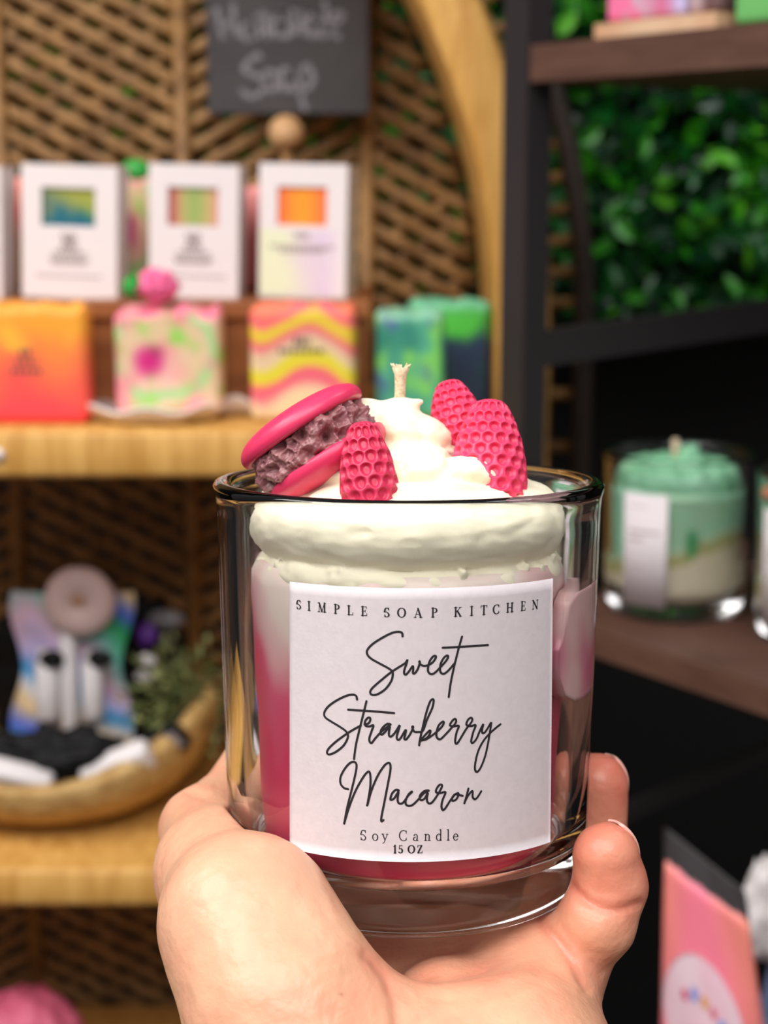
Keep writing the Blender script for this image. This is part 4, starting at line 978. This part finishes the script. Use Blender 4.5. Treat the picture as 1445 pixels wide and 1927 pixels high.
box_thing('white_packet', M_WHITEP, 168, 1425, 1.11, (.026, .012, .020), (.5, -.9, .1), 'small white packet crossing behind the long one', 'packet', .004)
box_thing('white_packet', M_WHITEP, 30, 1465, 1.085, (.050, .016, .024), (.6, .30, .1), 'white packet at the front left of the basket', 'packet', .005)
box_thing('white_packet', M_WHITEP, 80, 1412, 1.12, (.016, .008, .012), (.5, .3, 0), 'tiny white packet on top of the black tissue', 'packet', .002)
thing_blob('pink_pouf', mat('pink_mesh_sponge', (226, 112, 140), .55, (205, 88, 120), 40, bump=.6, bscale=50), 50, 1998, 1.10, .050, 6, (.86, .9, 1), 'pink rounded bath puff on the lowest wicker shelf', 'bath puff', .12, 3)
# ------------------------------------------------------------------ dark metal rack with wooden shelves
dv = Vector((-.568, .823, 0)); ev = Vector((.823, .568, 0)); P0 = W(985, 600, 1.03); P0.z = 0
M_METAL = mat('dark_grey_metal', (42, 38, 40), .5, spec=.35); M_RWOOD = mat('walnut_board', (96, 66, 54), .5, (80, 52, 42), 20, stretch=(1, 1, 5), bump=.1)
rack = tag(empty('storage_rack', tuple(P0)), 'dark metal rack with walnut shelves at the right', 'rack')
def prism(poly, z0, z1):
    n = len(poly); mb = MB(); mb.add([(p.x, p.y, z0) for p in poly]+[(p.x, p.y, z1) for p in poly], [tuple(range(n-1, -1, -1)), tuple(range(n, 2*n))]+[(i, (i+1) % n, n+(i+1) % n, n+i) for i in range(n)]); return mb
SLEN, SDEP = .72, .30
for off in (Vector(), -dv*(SLEN-.02)+Vector(), ev*(SDEP-.019), -dv*(SLEN-.02)+ev*(SDEP-.019)):
    q = P0+off; local(rack, prism([q, q+ev*.019, q+ev*.019+dv*.023, q+dv*.023], 0.0, 2.05)).build('post', M_METAL, rack)
ZU, ZL = W(985, 85, 1.03).z, W(985, 1140, 1.03).z; ZD = EYE.z-.6630
for z, t in ((ZU, .0215), (ZL, .0165), (ZD, .0165), (ZU+.33, .02)):
    q = P0+ev*.001-dv*.001; local(rack, prism([q, q-dv*SLEN, q-dv*SLEN+ev*SDEP, q+ev*SDEP], z-t, z)).build('shelf', M_RWOOD, rack)
def beam(a, b, w, h, name):
    t = (b-a).normalized(); s_ = t.cross(Vector((0, 0, 1))).normalized()*w/2; u_ = Vector((0, 0, h)); mb = MB()
    mb.add([a-s_, a+s_, b+s_, b-s_, a-s_-u_, a+s_-u_, b+s_-u_, b-s_-u_], [(0, 1, 2, 3), (7, 6, 5, 4), (0, 4, 5, 1), (1, 5, 6, 2), (2, 6, 7, 3), (3, 7, 4, 0)]); return local(rack, mb).build(name, M_METAL, rack)
beam(W(1018, 622, 1.045), W(1560, 548, 1.21), .012, .022, 'end_rail'); beam(W(1018, 1580, 1.045), W(1560, 1350, 1.21), .006, .012, 'end_brace')
# ------------------------------------------------------------------ mint candles
jar_me = [q for q in candle.children if q.name.startswith('glass_jar')][0].data
M_MINT = mat('mint_layered_wax', (150, 205, 170), .45, attr='tint'); M_MINTW = mat('mint_whipped_wax', (150, 208, 172), .5, (120, 186, 142), 60)
wm = MB(); wm.lathe([(0, .0103), (.034, .0107), (.0382, .0140)]+[(.0400+i*.00004, .018+i*.002) for i in range(1, 31)]+[(.036, .081), (0, .082)], 96)
wmc = []
for x, y, z in wm.v:
    a = math.atan2(x, -y); h = .040+.011*math.sin(a*1.6+.2)+.004*noise.noise(Vector((x*80, y*80, 1)))
    c = (214, 204, 176) if z < h-.004 else (176, 172, 116) if z < h+.004 else (176, 206, 170) if z < h+.008 else mix((150, 212, 178), (156, 196, 160), .5+n2(a, z*40, 1.5, 3)); c = mix(c, (60, 150, 90), (1.3-math.hypot((a-.05)/.09, (z-.050)/.008))*2 if z > .03 else 0); wmc.append(srgb(c))
fm = Field((-41, -41, 70), (41, 41, 112), 1.1); rnd = random.Random(8)
for i in range(14): a = 2*math.pi*i/14; fm.cap((28.5*math.cos(a), 28.5*math.sin(a), 81), (28.5*math.cos(a+.4), 28.5*math.sin(a+.4), 85), 10, 9.6, 2)
for i in range(9): a = 2*math.pi*i/9; fm.cap((13*math.cos(a), 13*math.sin(a), 88), (12*math.cos(a+.6), 12*math.sin(a+.6), 91), 8, 7.5, 1.5)
fm.cap((0, 0, 85), (4, 0, 98), 9, 5.5, 2); fm.cap((4, 0, 98), (9, 1, 101), 6, 3.5, 1.5)
MV, MQ = fm.mesh()
def mint_candle(px, Y, label, ang, hasred=False):
    x = W(px, 1165, Y).x; rt = empty('mint_candle', (x, Y, ZL+.0003)); rt.rotation_euler = (0, 0, ang)
    g_ = bpy.data.objects.new('glass_jar', jar_me); COL.objects.link(g_); g_.parent = rt
    w_ = wm.build('wax', M_MINT, rt, True); set_col(w_, wmc)
    mm('whipped_topping', MV, MQ, M_MINTW, rt)
    MB().tube([(-.004, -.004, .090), (-.003, -.004, .103), (-.003, -.003, .108)], .0019, 8).build('wick', M_WICK, rt, True)
    lb = MB(); a0, a1 = (-54*D2, -17*D2); n_ = 16
    for r_ in (.0003, .0001):
        for zz, rr in ((.0100, .0440), (.080, .0456)):
            for i in range(n_+1): a = a0+(a1-a0)*i/n_; lb.v.append(((rr+r_)*math.sin(a), -(rr+r_)*math.cos(a), zz))
    m1 = n_+1
    for i in range(n_): lb.f.append((i, i+1, m1+i+1, m1+i)); lb.f.append((2*m1+i+1, 2*m1+i, 3*m1+i, 3*m1+i+1)); lb.f.append((m1+i, m1+i+1, 3*m1+i+1, 3*m1+i)); lb.f.append((i+1, i, 2*m1+i, 2*m1+i+1))
    pl = lb.build('paper_label', bpy.data.materials['label_paper'], rt, True); tx = MB()
    for zz, b0, b1, th_ in ((.0715, .12, .6, .0006), (.0555, .12, .86, .0018), (.0505, .12, .5, .0018), (.034, .2, .5, .0007)):
        n3 = int((b1-b0)*26)
        for i in range(n3):
            a = a0+(a1-a0)*(b0+(b1-b0)*i/n3); aa = a+(a1-a0)*(b1-b0)/n3*.7; rr = .0440+(zz-.0125)/.0655*.0015+.0005
            tx.add([(rr*math.sin(q), -rr*math.cos(q), h_) for q, h_ in ((a, zz), (aa, zz), (aa, zz+th_), (a, zz+th_))], [(0, 1, 2, 3)])
    tx.build('lettering', bpy.data.materials['box_print'], pl)
    if hasred: mb = MB(); blob(mb, (-.030, -.018, .088), .008, 4, (1, .7, .7)); mb.build('orange_decoration', mat('orange_wax', (236, 110, 70), .5), rt, True)
    return tag(rt, label, 'candle')
mint_candle(1267, 1.025, 'mint green and cream candle in a glass jar on the walnut shelf', 0)
mint_candle(1563, .955, 'second mint candle, cut off by the right picture edge', -.38, True)
# ------------------------------------------------------------------ goods on the top walnut shelf
tr = MB(); q = WZ(1205, 84, ZU); tw = .046
tr = tag(prism([Vector((0, 0, 0)), -dv*.095, -dv*.095+ev*.05, ev*.05], 0.0003, .0085).build('wooden_tray', mat('tan_block', (196, 140, 100), .5, (222, 188, 156), 12, stretch=(1, 1, .2))), 'low tan wooden tray under the pink goods on the top shelf', 'tray')
T0 = P0-dv*.052+ev*.006; tr.location = (T0.x, T0.y, ZU)
def f_pinkpack(u, v): return mix(mix((240, 120, 165), (206, 170, 190), (u-.3)*4+n2(u, v, 6, 3)*2), mix((214, 110, 150), (196, 184, 226), (u-.75)*5), (u-.5)*4)
def f_mauve(u, v): return mix((186, 160, 166), (110, 82, 84), (u-.4)*4)
def f_seafoam(u, v): return mix((110, 184, 104), (150, 196, 186), (v-.22)*7)
def rack_soap(t0, wd, dep, z, h, fn, label, e0=.010):
    v, f, c = bar(wd, dep, h, fn, .002, .004); me = bpy.data.meshes.new('soap_bar'); me.from_pydata(v, [], f); me.update(); o = link('soap_bar', me, M_SOAP, None, True)
    p = P0-dv*(t0+wd/2)+ev*e0; o.location = (p.x, p.y, z); o.rotation_euler = (0, 0, math.atan2(-dv.y, -dv.x)); set_col(o, c); return tag(o, label, 'soap')
rack_soap(.056, .062, .03, ZU+.0088, .07, f_pinkpack, 'pink and lilac wrapped soap on the tray of the top walnut shelf')
rack_soap(.121, .024, .03, ZU+.0088, .07, f_mauve, 'narrow mauve brown soap beside the pink one on the tray')
rack_soap(.155, .075, .03, ZU+.0003, .07, f_seafoam, 'sea green and blue soap at the right of the top walnut shelf')
# ------------------------------------------------------------------ pink pouch below
pp = tag(empty('pink_pouch', tuple(W(1330, 2500, .86))), 'tall coral pink pouch with black top seal and round sticker', 'pouch')
cTL, cTR, cBR, cBL = (1252, 1572), (1402, 1690), (1530, 2560), (1232, 2485)
def sheet(u0, u1, v0, v1, th, N=30, fn=None, front=0.0, ell=False):
    mb = MB(); cc = []
    for lay in (-1, 1):
        for j in range(N+1):
            for i in range(N+1):
                a, b_ = i/N, j/N
                if ell: r = b_; an = 2*math.pi*a; u = (u0+u1)/2+(u1-u0)/2*r*math.cos(an); v = (v0+v1)/2+(v1-v0)/2*r*math.sin(an)
                else: u = u0+(u1-u0)*a; v = v0+(v1-v0)*b_
                px = (cTL[0]*(1-u)+cTR[0]*u)*(1-v)+(cBL[0]*(1-u)+cBR[0]*u)*v; py = (cTL[1]*(1-u)+cTR[1]*u)*(1-v)+(cBL[1]*(1-u)+cBR[1]*u)*v
                puff = math.sqrt(max(0, math.sin(math.pi*min(1, max(0, u)))))*min(1, v*2.2)*.018+.0015+.0016*noise.noise(Vector((u*5, v*9, 2)))
                p = W(px, py, .87-.03*u); y = p.y+(lay*puff if not front else -puff-front*(1 if lay < 0 else .3)); mb.v.append((p.x, y, p.z)); cc.append(srgb(fn(u, v, a, b_)) if fn else (1, 1, 1, 1))
    n1 = (N+1)**2
    for j in range(N):
        for i in range(N): q = j*(N+1)+i; t = (q, q+N+1, q+N+2, q+1); mb.f.append(t); mb.f.append(tuple(n1+s for s in t[::-1]))
    for i in range(N):
        for j in ((0, N) if not ell else (N,)): q = j*(N+1)+i; mb.f.append((q, q+1, q+1+n1, q+n1))
        if not ell:
            for k2 in (0, N): q = i*(N+1)+k2; mb.f.append((q, q+N+1, q+N+1+n1, q+n1))
    return mb, cc
M_POUCH = mat('pink_foil_pouch', (244, 130, 150), .4, attr='tint', bump=.2, bscale=30)
mb, cc = sheet(0, 1, .045, 1, 1, fn=lambda u, v, a, b_: mix((246, 128, 150), (240, 142, 120), abs(u-.42)*2-.35+.5*n2(u, v, 3, 2)+(.25-v)*2)); o = local(pp, mb).build('pouch_body', M_POUCH, pp, True); set_col(o, cc)
mb, cc = sheet(-.01, 1.01, -.016, .05, 1, 16); local(pp, mb).build('top_seal', mat('black_seal', (62, 58, 60), .5), pp, True)
mb, cc = sheet(.0, .76, .19, .45, 1, 36, lambda u, v, a, b_: mix((232, 204, 214), (238, 190, 204), n2(u, v, 6, 2)+.4), .0012, True); so_ = local(pp, mb).build('round_sticker', M_POUCH, pp, True); set_col(so_, cc)
mb = MB(); mc_ = []
for (u, v, c, s_) in ((.18, 0.286, (214, 84, 120), 1), (.27, 0.274, (130, 150, 220), 1.2), (.37, 0.278, (226, 160, 90), 1.1), (.45, 0.290, (220, 100, 130), 1), (.53, 0.310, (110, 150, 226), 1.3), (.35, 0.379, (236, 178, 110), 1.8)):
    m2, c2_ = sheet(u-.032*s_, u+.032*s_, v-.013*s_, v+.013*s_, 1, 6, lambda *a_: c, .0020, True); mb.add(m2.v, m2.f); mc_ += [srgb(c)]*len(m2.v)
o = local(pp, mb).build('coloured_lettering', M_POUCH, so_, True); set_col(o, mc_); o.matrix_parent_inverse = Matrix()
thing_blob('white_pouch', M_WHITEP, 1450, 1715, .93, .022, 7, (.8, .4, 1.5), 'crumpled white pouch behind the coral pink one', 'pouch', .35, 2.5)
thing_blob('blue_pouch', mat('slate_blue_plastic', (104, 118, 150), .4), 1466, 2125, .93, .020, 3, (.9, .5, 4.4), 'slate blue pouch at the right edge beside the coral pouch', 'pouch', .3, 2.5)
bpy.data.objects['blue_pouch'].location.z += .0165; bpy.data.objects['pink_pouf'].location.z += .0035
